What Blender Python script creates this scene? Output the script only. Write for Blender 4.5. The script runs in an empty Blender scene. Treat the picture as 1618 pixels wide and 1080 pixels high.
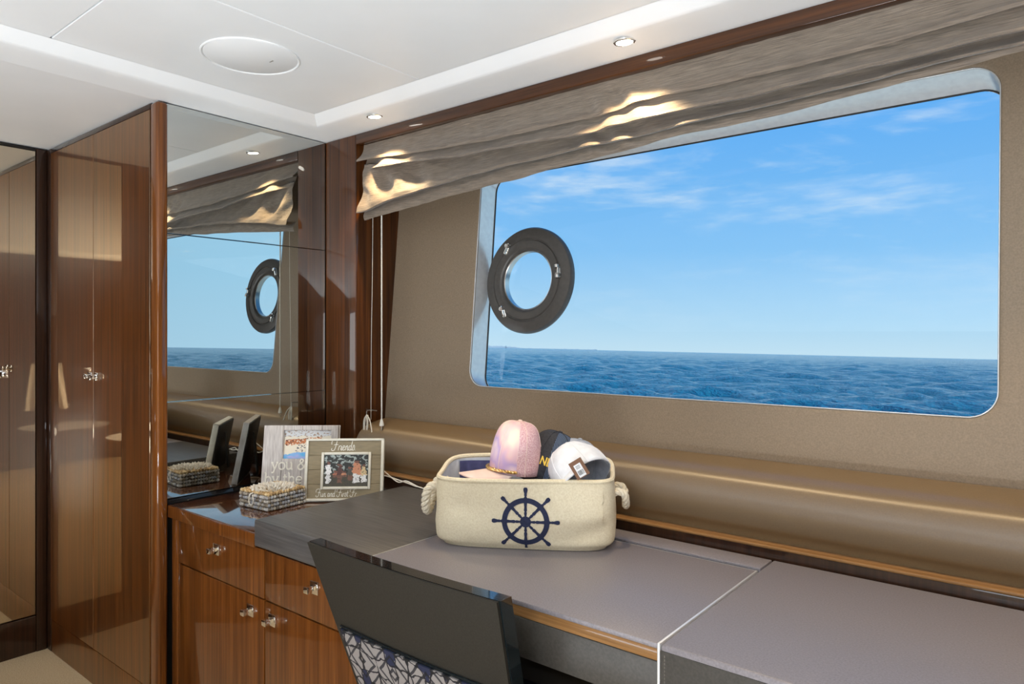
import bpy, bmesh, math, random
from mathutils import Vector, Matrix, noise
random.seed(7)
H = 1.32                       # eye height; many heights below are given relative to it
PI = math.pi
SC = bpy.context.scene
C = SC.collection

# ------------------------------------------------------------------ camera
cd = bpy.data.cameras.new('camera'); cam = bpy.data.objects.new('camera', cd); C.objects.link(cam)
cam.location = (0, 0, H)
cam.rotation_euler = (PI/2, 0, math.radians(38.97))
cd.sensor_width = 36; cd.lens = 36*1104/1618
cd.shift_y = -14/1618
cd.clip_start = .05; cd.clip_end = 8000
SC.camera = cam

# ------------------------------------------------------------------ view
SC.view_settings.view_transform = 'Standard'
SC.view_settings.look = 'None'
SC.view_settings.gamma = 1
SC.view_settings.use_curve_mapping = False
SC.view_settings.exposure = 0.0

# ------------------------------------------------------------------ sky
SEAN = Vector((.00507, .0309, 1)).normalized()     # true vertical while the yacht lists
w = bpy.data.worlds.new('world'); SC.world = w; w.use_nodes = True
nt = w.node_tree; nt.nodes.clear(); L = nt.links.new
def N(t, **k):
    n = nt.nodes.new(t)
    for a, b in k.items(): setattr(n, a, b)
    return n
out = N('ShaderNodeOutputWorld'); bg = N('ShaderNodeBackground'); L(bg.outputs[0], out.inputs[0])
tc = N('ShaderNodeTexCoord')
def dot(vec):
    d = N('ShaderNodeVectorMath', operation='DOT_PRODUCT'); L(tc.outputs['Generated'], d.inputs[0]); d.inputs[1].default_value = vec
    return d.outputs['Value']
el = dot(tuple(SEAN))
def ramp(src, stops, nodes=None, interp='LINEAR'):
    r = N('ShaderNodeValToRGB'); L(src, r.inputs[0]); e = r.color_ramp.elements; r.color_ramp.interpolation = interp
    while len(e) < len(stops): e.new(.5)
    for i, (p, c) in enumerate(stops): e[i].position = p; e[i].color = (*c, 1)
    return r.outputs[0]
sky = ramp(el, [(0, (.56, .78, .92)), (.04, (.44, .71, .92)), (.14, (.24, .56, .93)), (.30, (.135, .45, .94)), (1, (.08, .32, .85))])
pale = ramp(el, [(0, (.50, .78, 1.0)), (.1, (.42, .74, 1.0)), (.3, (.40, .72, 1.0)), (1, (.35, .6, .9))])
pm = N('ShaderNodeVectorMath', operation='SCALE'); L(pale, pm.inputs[0]); pm.inputs[3].default_value = 1.45; pale = pm.outputs[0]
az = ramp(dot((.93, .36, 0)), [(.5, (0, 0, 0)), (.92, (1, 1, 1))])
mx = N('ShaderNodeMix', data_type='RGBA'); L(az, mx.inputs[0]); L(sky, mx.inputs[6]); L(pale, mx.inputs[7])
mp = N('ShaderNodeMapping'); mp.inputs['Scale'].default_value = (1, 1, 4.5); mp.inputs['Rotation'].default_value = (0, .1, .5)
L(tc.outputs['Generated'], mp.inputs[0])
nz = N('ShaderNodeTexNoise'); nz.inputs['Scale'].default_value = 3.2; nz.inputs['Detail'].default_value = 9; nz.inputs['Roughness'].default_value = .62
nz.inputs['Distortion'].default_value = .4
L(mp.outputs[0], nz.inputs[0])
nz2 = N('ShaderNodeTexNoise'); nz2.inputs['Scale'].default_value = 16; nz2.inputs['Detail'].default_value = 6
L(mp.outputs[0], nz2.inputs[0])
cl = ramp(nz.outputs[0], [(.49, (0, 0, 0)), (.72, (1, 1, 1))])
cl2 = ramp(nz2.outputs[0], [(.38, (.1, .1, .1)), (.64, (1, 1, 1))])
ml = N('ShaderNodeMath', operation='MULTIPLY'); L(cl, ml.inputs[0]); L(cl2, ml.inputs[1])
band = ramp(el, [(0, (0, 0, 0)), (.09, (.35, .35, .35)), (.2, (1, 1, 1)), (.32, (.8, .8, .8)), (.42, (0, 0, 0))])
ml2 = N('ShaderNodeMath', operation='MULTIPLY'); L(ml.outputs[0], ml2.inputs[0]); L(band, ml2.inputs[1])
ml3 = N('ShaderNodeMath', operation='MULTIPLY'); L(ml2.outputs[0], ml3.inputs[0]); ml3.inputs[1].default_value = .8
mc = N('ShaderNodeMix', data_type='RGBA'); L(ml3.outputs[0], mc.inputs[0]); L(mx.outputs[2], mc.inputs[6]); mc.inputs[7].default_value = (.75, .87, .97, 1)
L(mc.outputs[2], bg.inputs[0]); bg.inputs[1].default_value = 1.0

# ------------------------------------------------------------------ big lights
def lamp(kind, name, loc, energy, color=(1, 1, 1), to=None, **k):
    l = bpy.data.lights.new(name, kind); o = bpy.data.objects.new(name, l); C.objects.link(o)
    o.location = loc; l.energy = energy; l.color = color
    for a, b in k.items(): setattr(l, a, b)
    if to is not None: o.rotation_euler = (Vector(to)-Vector(loc)).to_track_quat('-Z', 'Y').to_euler()
    return o
lamp('SUN', 'sun', (20, 3, 20), 4.5, (1, .96, .9), to=(20-.66, 3-.15, 20-.74), angle=.01)
# added fill lamp just outside the unseen opposite window, boosting its daylight
lamp('AREA', 'port_fill', (.44, -2.33, 1.45), 26, (.97, .98, 1), to=(.44, 0, 1.45), shape='RECTANGLE', size=1.45, size_y=.85)
# added up-facing fill discs behind the camera, unseen, brightening the white headliner
lamp('AREA', 'ceiling_fill', (.70, -1.62, .12), 142, (.88, .96, 1.04), to=(.70, -1.62, 3), shape='DISK', size=.9)
lamp('AREA', 'ceiling_fill', (-1.0, -1.3, .12), 74, (.88, .96, 1.04), to=(-1.0, -1.3, 3), shape='DISK', size=1.0)

# ------------------------------------------------------------------ material helpers
MATS = {}
def mat(name, color=(.5, .5, .5), rough=.5, metal=0, coat=0, spec=.5, build=None, emit=None, sheen=0, trans=0):
    m = bpy.data.materials.new(name); m.use_nodes = True
    b = m.node_tree.nodes['Principled BSDF']
    b.inputs['Base Color'].default_value = (*color, 1); b.inputs['Roughness'].default_value = rough
    b.inputs['Metallic'].default_value = metal; b.inputs['Coat Weight'].default_value = coat
    b.inputs['Coat Roughness'].default_value = .03; b.inputs['Specular IOR Level'].default_value = spec
    if sheen: b.inputs['Sheen Weight'].default_value = sheen
    if emit: b.inputs['Emission Color'].default_value = (*emit[:3], 1); b.inputs['Emission Strength'].default_value = emit[3]
    if build: build(m.node_tree, b)
    MATS[name] = m
    return m
def mnodes(t):
    def nn(ty, **k):
        n = t.nodes.new(ty)
        for a, b in k.items(): setattr(n, a, b)
        return n
    return nn, t.links.new
def texnoise(t, scale, detail=4, stretch=(1, 1, 1), rough=.5, coords='Object', rot=(0, 0, 0)):
    nn, l = mnodes(t)
    tc = nn('ShaderNodeTexCoord'); mp = nn('ShaderNodeMapping'); mp.inputs['Scale'].default_value = stretch; mp.inputs['Rotation'].default_value = rot
    l(tc.outputs[coords], mp.inputs[0]); n = nn('ShaderNodeTexNoise'); n.inputs['Scale'].default_value = scale
    n.inputs['Detail'].default_value = detail; n.inputs['Roughness'].default_value = rough
    l(mp.outputs[0], n.inputs[0]); return n.outputs[0]
def mramp(t, src, stops, interp='LINEAR'):
    nn, l = mnodes(t); r = nn('ShaderNodeValToRGB'); l(src, r.inputs[0]); e = r.color_ramp.elements; r.color_ramp.interpolation = interp
    while len(e) < len(stops): e.new(.5)
    for i, (p, c) in enumerate(stops): e[i].position = p; e[i].color = (*c, 1)
    return r.outputs[0]
def bump(t, b, src, strength, dist=.001):
    nn, l = mnodes(t); u = nn('ShaderNodeBump'); u.inputs['Strength'].default_value = strength; u.inputs['Distance'].default_value = dist
    l(src, u.inputs['Height']); l(u.outputs[0], b.inputs['Normal'])
def wood(name, dark, light, rough=.35, coat=1.0, stretch=(30, 30, .7)):
    def bl(t, b):
        a = texnoise(t, 2.2, 6, stretch, .6)
        c = mramp(t, a, [(.3, dark), (.72, light)])
        t.links.new(c, b.inputs['Base Color'])
        fine = texnoise(t, 9, 3, stretch, .5)
        nn, l = mnodes(t); mm = nn('ShaderNodeMix', data_type='RGBA', blend_type='MULTIPLY'); mm.inputs[0].default_value = .5
        l(c, mm.inputs[6]); l(mramp(t, fine, [(.35, (.6, .55, .5)), (.6, (1, 1, 1))]), mm.inputs[7]); l(mm.outputs[2], b.inputs['Base Color'])
    m = mat(name, light, rough, coat=coat, build=bl)
    m.node_tree.nodes['Principled BSDF'].inputs['Coat IOR'].default_value = 1.42; m.node_tree.nodes['Principled BSDF'].inputs['Specular IOR Level'].default_value = .1
    return m
def noisy(name, c1, c2, scale, rough, bumps=.3, stretch=(1, 1, 1), detail=4, bdist=.001, bscale=None, **k):
    def bl(t, b):
        t.links.new(mramp(t, texnoise(t, scale, detail, stretch), [(.32, c1), (.68, c2)]), b.inputs['Base Color'])
        if bumps: bump(t, b, texnoise(t, bscale or scale, detail, stretch), bumps, bdist)
    return mat(name, c2, rough, build=bl, **k)

walnut = wood('walnut_lacquer', (.026, .008, .002), (.115, .036, .007))
walnut_cab = wood('walnut_cabinet', (.080, .023, .004), (.200, .066, .013))
walnut_post = wood('walnut_post', (.07, .02, .004), (.26, .085, .015))
walnut_wall = wood('walnut_wall', (.018, .007, .003), (.065, .023, .008))
header_m = wood('walnut_header', (.030, .010, .003), (.10, .035, .010), stretch=(.7, 30, 30))
walnut_dark = wood('walnut_dark', (.018, .008, .004), (.045, .018, .009))
walnut_h = wood('walnut_rail', (.20, .10, .035), (.34, .18, .07), coat=.25, stretch=(.7, 30, 30))
def bl_wt(t, b):
    t.links.new(mramp(t, texnoise(t, 2, 5, (.8, 24, 24)), [(.3, (.05, .015, .006)), (.7, (.12, .04, .014))]), b.inputs['Base Color'])
walnut_top = mat('walnut_top', (.1, .04, .02), .12, coat=1, build=bl_wt)
walnut_top.node_tree.nodes['Principled BSDF'].inputs['Coat IOR'].default_value = 2.5
# doors lacquered to a mirror finish
def mirrorwood(name, base, tint, fac):
    def bl(t, b):
        nn, l = mnodes(t)
        a = mramp(t, texnoise(t, 2.2, 6, (30, 30, .7), .6), [(.3, base[0]), (.72, base[1])]); l(a, b.inputs['Base Color'])
        g = nn('ShaderNodeBsdfGlossy'); g.inputs['Roughness'].default_value = .015; g.inputs[0].default_value = (*tint, 1)
        m = nn('ShaderNodeMixShader'); m.inputs[0].default_value = fac
        l(b.outputs[0], m.inputs[1]); l(g.outputs[0], m.inputs[2]); l(m.outputs[0], t.nodes['Material Output'].inputs[0])
    return mat(name, base[1], .35, build=bl)
door_gloss = mirrorwood('walnut_high_gloss', ((.036, .010, .0012), (.160, .046, .005)), (.90, .68, .44), .21)
door_bronze = mirrorwood('bronze_gloss', ((.012, .006, .003), (.035, .017, .008)), (.92, .82, .66), .70)
black = mat('black_gloss', (.006, .007, .008), .08, coat=.5)
black_matt = mat('black_matt', (.008, .007, .006), .4)
def bl_mirror(t, b): pass
mirror_m = mat('mirror_glass', (.58, .60, .585), .0, metal=1)
ceil_m = noisy('headliner', (.86, .88, .89), (.89, .91, .92), 5, .42, .08)
liner = noisy('hull_liner', (.190, .140, .092), (.240, .180, .120), 260, .62, .35, (1, 1, 1), 3, .0006)
bolster_m = noisy('bolster_leather', (.150, .098, .048), (.170, .112, .057), 300, .40, .25, bdist=.0004, spec=.55)
carpet = noisy('carpet', (.42, .31, .18), (.56, .43, .27), 220, .95, .8, bdist=.004)
desk_m = noisy('desk_leather', (.165, .148, .158), (.222, .200, .213), 300, .42, .3, bdist=.0004, spec=.6)
desk_grain = noisy('desk_leather_grained', (.050, .048, .048), (.098, .093, .091), 60, .42, .25, (.12, 3.2, 3.2), 6, .0004, spec=.6)
desk_dark = noisy('desk_fascia', (.040, .036, .030), (.058, .052, .044), 200, .5, .3, bdist=.0004)
frame_m = noisy('window_frame_paint', (.56, .57, .57), (.62, .63, .63), 60, .22, .02, metal=.35)
chrome = mat('chrome', (.85, .85, .83), .08, metal=1)
satin = mat('satin_metal', (.80, .80, .78), .42, metal=.75)
steel = mat('brushed_steel', (.55, .53, .50), .28, metal=1)
port_m = noisy('portlight_bronze', (.052, .047, .042), (.066, .060, .054), 80, .38, .05, spec=.4)
rubber = mat('rubber_gasket', (.012, .012, .012), .6)
def bl_blind(t, b):
    nn, l = mnodes(t)
    a = texnoise(t, 70, 4, (.22, 1.5, 5), .7)
    l(mramp(t, a, [(.34, (.13, .10, .075)), (.64, (.32, .255, .195))]), b.inputs['Base Color'])
    bump(t, b, a, .7, .003)
    tr = nn('ShaderNodeBsdfTranslucent'); tr.inputs[0].default_value = (.35, .29, .22, 1)
    m = nn('ShaderNodeMixShader'); m.inputs[0].default_value = .18
    l(b.outputs[0], m.inputs[1]); l(tr.outputs[0], m.inputs[2]); l(m.outputs[0], t.nodes['Material Output'].inputs[0])
blind_m = mat('blind_silk', (.3, .24, .18), .42, sheen=.25, build=bl_blind)
white_m = mat('white_plastic', (.8, .78, .72), .4)
cord_m = noisy('cord_cotton', (.62, .58, .50), (.80, .77, .70), 400, .8, .4)
canvas = noisy('basket_canvas', (.70, .60, .41), (.80, .71, .52), 260, .85, .5, bdist=.0006)
canvas_in = noisy('basket_lining', (.66, .67, .70), (.76, .77, .80), 60, .85, .2)
navy = noisy('navy_print', (.012, .017, .05), (.02, .027, .075), 200, .8, .3)
navy_in = noisy('navy_lining', (.05, .05, .13), (.08, .08, .19), 60, .8, .3)
rope_m = noisy('rope_cotton', (.62, .54, .40), (.76, .69, .55), 200, .85, .5)
# glass: clear pane with a Fresnel reflection
def bl_glass(t, b):
    nn, l = mnodes(t)
    tr = nn('ShaderNodeBsdfTransparent'); tr.inputs[0].default_value = (.965, .985, .99, 1)
    g = nn('ShaderNodeBsdfGlossy'); g.inputs['Roughness'].default_value = 0
    f = nn('ShaderNodeFresnel'); f.inputs[0].default_value = 1.35
    m = nn('ShaderNodeMixShader'); l(f.outputs[0], m.inputs[0]); l(tr.outputs[0], m.inputs[1]); l(g.outputs[0], m.inputs[2])
    l(m.outputs[0], t.nodes['Material Output'].inputs[0])
glass_m = mat('window_glass', build=bl_glass)
def bl_sea(t, b):
    nn, l = mnodes(t)
    tcn = nn('ShaderNodeTexCoord')
    h = None
    for sc, st, wgt in ((.45, (1, 1.9, 1), 1.0), (1.5, (1, 1.9, 1), .50), (5.5, (1, 1.5, 1), .34)):
        mp_ = nn('ShaderNodeMapping'); mp_.inputs['Scale'].default_value = st; mp_.inputs['Rotation'].default_value = (0, 0, .35)
        l(tcn.outputs['Object'], mp_.inputs[0]); n = nn('ShaderNodeTexNoise'); n.inputs['Scale'].default_value = sc; n.inputs['Detail'].default_value = 4
        n.inputs['Roughness'].default_value = .55; l(mp_.outputs[0], n.inputs[0])
        mu = nn('ShaderNodeMath', operation='MULTIPLY'); l(n.outputs[0], mu.inputs[0]); mu.inputs[1].default_value = wgt
        if h is None: h = mu.outputs[0]
        else:
            ad = nn('ShaderNodeMath', operation='ADD'); l(h, ad.inputs[0]); l(mu.outputs[0], ad.inputs[1]); h = ad.outputs[0]
    bump(t, b, h, 1.0, 1.7)
sea_m = mat('sea_water', (.006, .18, .32), .08, build=bl_sea, spec=.20)
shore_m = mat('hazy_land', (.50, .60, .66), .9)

# ------------------------------------------------------------------ mesh helpers
def obj(name, bm, m=None, parent=None, smooth=True, local=False, label=None, angle=40):
    if not local and parent is not None:
        root = parent; off = Vector((0, 0, 0))
        while root is not None: off += root.location; root = root.parent
        bmesh.ops.translate(bm, verts=bm.verts, vec=-off)
    me = bpy.data.meshes.new(name); bm.normal_update(); bm.to_mesh(me); bm.free()
    if m is not None:
        for q in (m if isinstance(m, (list, tuple)) else [m]): me.materials.append(q)
    o = bpy.data.objects.new(name, me); C.objects.link(o)
    if parent is not None: o.parent = parent
    if smooth:
        me.shade_smooth()
        try: me.set_sharp_from_angle(angle=math.radians(angle))
        except Exception: pass
    if label: o['label'] = label
    return o
def empty(name, loc, rot=(0, 0, 0)):
    o = bpy.data.objects.new(name, None); C.objects.link(o); o.location = loc; o.rotation_euler = rot; o.empty_display_size = .05
    return o
def tag(o, label, cat, group=None, kind=None):
    o['label'] = label; o['category'] = cat
    if group: o['group'] = group
    if kind: o['kind'] = kind
    return o
def struct(o): o['kind'] = 'structure'; return o
def nb(): return bmesh.new()
def box(bm, x0, x1, y0, y1, z0, z1, bev=0, seg=2, mi=0):
    r = bmesh.ops.create_cube(bm, size=1); vs = r['verts']
    for v in vs: v.co = Vector(((x0+x1)/2+v.co.x*(x1-x0), (y0+y1)/2+v.co.y*(y1-y0), (z0+z1)/2+v.co.z*(z1-z0)))
    fs = set(f for v in vs for f in v.link_faces)
    for f in fs: f.material_index = mi
    if bev:
        es = list(set(e for v in vs for e in v.link_edges))
        bmesh.ops.bevel(bm, geom=es, offset=bev, segments=seg, profile=.5, affect='EDGES', material=mi)
    return vs
def bx(*a, **k): bm = nb(); box(bm, *a, **k); return bm
def tube(bm, pts, r, seg=8, closed=False, caps=True):
    pts = [Vector(p) for p in pts]; n = len(pts)
    rs = r if isinstance(r, (list, tuple)) else [r]*n
    up = None; rings = []
    for i in range(n):
        if closed: t = pts[(i+1) % n]-pts[i-1]
        else: t = pts[min(i+1, n-1)]-pts[max(i-1, 0)]
        t.normalize()
        if up is None: up = t.orthogonal().normalized()
        up = (up-t*up.dot(t))
        if up.length < 1e-6: up = t.orthogonal()
        up.normalize(); s = t.cross(up)
        rings.append([bm.verts.new(pts[i]+(up*math.cos(a)+s*math.sin(a))*rs[i]) for a in [2*PI*k/seg for k in range(seg)]])
    for i in range(n if closed else n-1):
        A, B = rings[i], rings[(i+1) % n]
        for k in range(seg):
            try: bm.faces.new((A[k], A[(k+1) % seg], B[(k+1) % seg], B[k]))
            except ValueError: pass
    if caps and not closed:
        bm.faces.new(rings[0][::-1]); bm.faces.new(rings[-1])
def catmull(P, n=8, closed=False):
    P = [Vector(p) for p in P]; out = []; m = len(P)
    for i in range(m if closed else m-1):
        if closed: p0, p1, p2, p3 = P[i-1], P[i], P[(i+1) % m], P[(i+2) % m]
        else: p0, p1, p2, p3 = P[max(i-1, 0)], P[i], P[i+1], P[min(i+2, m-1)]
        for k in range(n):
            t = k/n; out.append(.5*((2*p1)+(p2-p0)*t+(2*p0-5*p1+4*p2-p3)*t*t+(3*p1-p0-3*p2+p3)*t**3))
    if not closed: out.append(P[-1])
    return out
def grid(bm, f, nu, nv, closed_u=False, mi=None):
    V = [[bm.verts.new(f(i/(nu if closed_u else nu-1), j/(nv-1))) for j in range(nv)] for i in range(nu)]
    for i in range(nu if closed_u else nu-1):
        for j in range(nv-1):
            a = V[i][j], V[(i+1) % nu][j], V[(i+1) % nu][j+1], V[i][j+1]
            fc = bm.faces.new(a)
            if mi: fc.material_index = mi(i, j)
    return V
def lathe(bm, prof, M=Matrix(), seg=40):        # profile of (radius, height) about local z
    V = []
    for k in range(seg):
        a = 2*PI*k/seg; V.append([bm.verts.new(M @ Vector((r*math.cos(a), r*math.sin(a), h))) for r, h in prof])
    for k in range(seg):
        A, B = V[k], V[(k+1) % seg]
        for j in range(len(prof)-1):
            q = [A[j], B[j], B[j+1], A[j+1]]
            bm.faces.new(q)
    bmesh.ops.remove_doubles(bm, verts=[v for r in V for v in r], dist=1e-6)
def interp(xs, ys, x):
    if x <= xs[0]: return ys[0]
    for i in range(len(xs)-1):
        if x <= xs[i+1]:
            t = (x-xs[i])/(xs[i+1]-xs[i]); t = t*t*(3-2*t)*.5+t*.5
            return ys[i]*(1-t)+ys[i+1]*t
    return ys[-1]
def smooth01(a, b, x): t = max(0, min(1, (x-a)/(b-a))); return t*t*(3-2*t)
def copy_tree(o, parent=None):
    c = o.copy(); C.objects.link(c); c.parent = parent
    for ch in list(o.children): copy_tree(ch, c)
    return c

# main planes
XM = -2.36      # mirror wall
YW = 1.72       # face of the window-side columns
XE = 1.25       # far end wall
XL = -3.353     # closet door plane on the left
YB = -2.2       # opposite side
YWD = 1.05      # wardrobe front
ZC = H+.815; ZS = H+.769     # raised ceiling and lower perimeter
TAN = .0896
def hullY(z, d=0): return 1.8966+TAN*(z-H)+d

# ------------------------------------------------------------------ floor, ceiling, walls
struct(obj('floor', bx(XL-.1, XE+.1, YB-.1, 2.1, -.08, 0), carpet, smooth=False))
bm = nb()
X0, X1, Y0, Y1 = -2.207, 1.09, -2.04, 1.559
g = .0015
for (a, b_) in ((X0, -1.643), (-1.643, -.2), (-.2, X1)):
    for (c, d) in ((Y0, -.9), (-.9, .70), (.70, Y1)):
        box(bm, a+(g if a != X0 else 0), b_-(g if b_ != X1 else 0), c+(g if c != Y0 else 0), d-(g if d != Y1 else 0), ZC, ZC+.03, .0015, 1)
box(bm, X0-.3, X1+.3, Y0-.3, Y1+.3, ZC+.028, ZC+.06)
prof = [(0, 0), (.004, -.002), (.036, -.027), (.046, -.033), (.07, -.036), (.153, -.046)]
rings = []
for off, dz in prof:
    rings.append([bm.verts.new((x, y, ZC+dz)) for x, y in ((X0-off, Y0-off), (X1+off, Y0-off), (X1+off, Y1+off), (X0-off, Y1+off))])
for i in range(len(rings)-1):
    for k in range(4): bm.faces.new((rings[i][k], rings[i][(k+1) % 4], rings[i+1][(k+1) % 4], rings[i+1][k]))
zl = ZC-.046
def flat(x0, x1, y0, y1, z): bm.faces.new([bm.verts.new(p) for p in ((x0, y0, z), (x0, y1, z), (x1, y1, z), (x1, y0, z))])
flat(XM-.003, X1+.153, Y1+.153, 2.15, zl)
box(bm, XL-.12, XM-.0005, YB-.1, 2.15, zl+.001, zl+.03, .001, 1)
flat(X1+.153, XE+.1, YB-.1, 2.15, zl); flat(XM, X1+.153, YB-.1, Y0-.153, zl)
box(bm, XL-.12, XE+.12, YB-.12, 2.2, ZC+.06, ZC+.1)
struct(obj('ceiling', bm, ceil_m, angle=25))
struct(obj('wall_left', bx(XL-.12, XL-.04, YB-.1, 2.1, 0, zl), walnut, smooth=False))
struct(obj('wall_right', bx(XE, XE+.1, YB-.1, 2.1, 0, zl), walnut_wall, smooth=False))
bm = nb()   # opposite side, with its own window opening
box(bm, XL-.1, -.28, YB-.1, YB, 0, zl); box(bm, 1.16, XE, YB-.1, YB, 0, zl)
box(bm, -.28, 1.16, YB-.1, YB, 0, 1.0); box(bm, -.28, 1.16, YB-.1, YB, 1.92, zl)
struct(obj('wall_back', bm, liner, smooth=False))

# ------------------------------------------------------------------ hull lining with the big window
OX0, OX1, OZ0, OZ1 = -1.722, -.137, H-.190, H+.620
GX0, GX1, GZ0, GZ1 = -1.716, -.124, H-.216, H+.588
def rrect(x0, x1, z0, z1, r, n=10):
    P = []
    for cx, cz, a0 in ((x1-r, z1-r, 0), (x0+r, z1-r, 90), (x0+r, z0+r, 180), (x1-r, z0+r, 270)):
        for k in range(n+1):
            a = math.radians(a0+90*k/n); P.append((cx+r*math.cos(a), cz+r*math.sin(a)))
    return P
inner = rrect(OX0, OX1, OZ0, OZ1, .06)
bm = nb()
n_ = len(inner)
def outer_pt(x, z, i):
    k = i//11; j = i % 11
    cx = (XE+.05, -2.20, -2.20, XE+.05)[k]; cz = (ZS+.02, ZS+.02, H-.55, H-.55)[k]
    if j == 5: return cx, cz
    if (j < 5) == (k in (0, 2)): return cx, z
    return x, cz
rings = []
for d, e in ((0, 0), (0, .012)):
    pass
soft = [(-.012, 0.0), (-.004, .0005), (-.001, .003), (0, .007)]
IR = []
for e, d in soft:
    ring = []
    for x, z in rrect(OX0+e, OX1-e, OZ0+e, OZ1-e, .06-e): ring.append(bm.verts.new((x, hullY(z, d), z)))
    IR.append(ring)
OR = [bm.verts.new((lambda p: (p[0], hullY(p[1]), p[1]))(outer_pt(x, z, i))) for i, (x, z) in enumerate(inner)]
for i in range(n_):
    j = (i+1) % n_
    bm.faces.new((OR[i], OR[j], IR[0][j], IR[0][i]))
    for q in range(len(IR)-1): bm.faces.new((IR[q][i], IR[q][j], IR[q+1][j], IR[q+1][i]))
bmesh.ops.recalc_face_normals(bm, faces=bm.faces)
box(bm, XM, XE+.05, 1.872, 1.95, 0, H-.50)
struct(obj('wall_front', bm, liner, angle=50))
win = struct(empty('window_1', (-.93, 1.95, OZ0)))
bm = nb()
R = []
for x0, x1, z0, z1, d, r in ((OX0, OX1, OZ0, OZ1, .006, .06), (OX0+.001, OX1-.001, OZ0-.001, OZ1-.002, .012, .06), (GX0, GX1, GZ0, GZ1, .080, .058), (GX0+.003, GX1-.003, GZ0+.003, GZ1-.003, .082, .058)):
    R.append([bm.verts.new((x, hullY(z, d), z)) for x, z in rrect(x0, x1, z0, z1, r)])
for a in range(len(R)-1):
    for i in range(n_): j = (i+1) % n_; bm.faces.new((R[a][i], R[a][j], R[a+1][j], R[a+1][i]))
tube(bm, [(x, hullY(z, .0005), z) for x, z in rrect(OX0-.0005, OX1+.0005, OZ0-.0005, OZ1+.0005, .06)], .0016, 8, closed=True)
obj('window_frame', bm, frame_m, win, angle=50)
bm = nb(); tube(bm, [(x, hullY(z, .0815), z) for x, z in rrect(GX0+.001, GX1-.001, GZ0+.001, GZ1-.001, .056)], .003, 6, closed=True)
obj('gasket', bm, rubber, win)
bm = nb()
bm.faces.new([bm.verts.new((x, hullY(z, .084), z)) for x, z in rrect(GX0, GX1, GZ0, GZ1, .056)])
obj('window_glass', bm, glass_m, win, smooth=False)

# round opening port set in the big pane
ph = math.atan(TAN); PZ = H+.187; PC = Vector((-1.524, hullY(PZ, .080), PZ))
PM = Matrix.Translation(PC) @ Matrix.Rotation(PI/2-ph, 4, 'X')     # local +z points into the room
port = tag(empty('portlight', PC), 'round dark bronze opening porthole ring set at the left end of the big window', 'porthole')
bm = nb()
lathe(bm, [(.188, .0), (.191, .006), (.191, .018), (.186, .026), (.160, .032), (.150, .0325), (.1475, .029), (.1445, .029), (.142, .033), (.120, .034), (.112, .030), (.1075, .020), (.106, .0)], PM, 72)
obj('ring', bm, port_m, port)
bm = nb(); lathe(bm, [(.106, -.002), (.1085, .002), (.1085, .0225), (.106, .0235), (.1035, .021), (.1035, -.002)], PM, 64)
obj('inner_rim', bm, steel, port, label='bright metal inner rim')
for ang, tw in ((128, .5), (8, 0), (232, -.5)):
    a = math.radians(ang); px, pz = .146*math.cos(a), .146*math.sin(a)
    bm = nb()
    MM = PM @ Matrix.Translation((px, pz, .034)) @ Matrix.Rotation(a+PI/2+tw, 4, 'Z')
    vs = box(bm, -.020, .020, -.0065, .0065, -.004, .003, .002)
    vs2 = box(bm, -.024, .020, -.0045, .0045, .003, .012, .003)
    tube(bm, [(-.012, 0, .003), (-.012, 0, .016)], .008, 12)
    if tw == 0:
        for sx in (-.018, .018): tube(bm, [(sx-.005, 0, .013), (sx+.005, 0, .013)], .008, 12)
    bmesh.ops.transform(bm, matrix=MM, verts=bm.verts)
    obj('hinge' if tw == 0 else 'clamp', bm, chrome if tw else steel, port)

# ------------------------------------------------------------------ sea and far shore
import numpy as np
na, nr = 620, 640
rw = random.Random(3)
aa = np.radians(-4+166*np.arange(na)/(na-1))[:, None]; r_ = (9*(3000/9)**(np.arange(nr)/(nr-1)))[None, :]
sx_, sy_ = r_*np.cos(aa), r_*np.sin(aa); cell = r_*max(math.radians(166)/na, math.log(3000/9)/nr)
sz_ = np.zeros_like(sx_)
for i in range(34):
    lam = .7*(1.16**(i % 17)); th_ = -1.3+rw.gauss(0, .7); k = 2*PI/lam; p0 = rw.uniform(0, 6.28)
    fade = np.clip((lam/cell-1.5)/3, 0, 1)
    wob = 1.2*np.sin(sx_*.11*rw.uniform(.6, 1.4)+p0)+1.2*np.sin(sy_*.13*rw.uniform(.6, 1.4)+2*p0)
    ph_ = k*(sx_*math.cos(th_)+sy_*math.sin(th_))+p0+wob
    sz_ += fade*(.060/k)*(np.exp(np.sin(ph_)-1)*2-1)
me_ = np.stack([sx_, sy_, sz_], -1).reshape(-1, 3)
ii = (np.arange(na-1)[:, None]*nr+np.arange(nr-1)[None, :]).reshape(-1)
fc_ = np.stack([ii, ii+nr, ii+nr+1, ii+1], -1)
sm_ = bpy.data.meshes.new('sea'); sm_.vertices.add(len(me_)); sm_.vertices.foreach_set('co', me_.astype(np.float32).reshape(-1))
sm_.loops.add(fc_.size); sm_.loops.foreach_set('vertex_index', fc_.astype(np.int32).reshape(-1))
sm_.polygons.add(len(fc_)); sm_.polygons.foreach_set('loop_start', (np.arange(len(fc_))*4).astype(np.int32)); sm_.polygons.foreach_set('loop_total', np.full(len(fc_), 4, np.int32))
sm_.update(); sm_.validate(); sm_.shade_smooth(); sm_.materials.append(sea_m)
sea = bpy.data.objects.new('sea', sm_); C.objects.link(sea); struct(sea)
sea.rotation_mode = 'QUATERNION'; sea.rotation_quaternion = Vector((0, 0, 1)).rotation_difference(SEAN)
sea.location = (0, 0, H) ; sea.location = Vector((0, 0, H))-SEAN*1.9
bm = nb()
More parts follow.
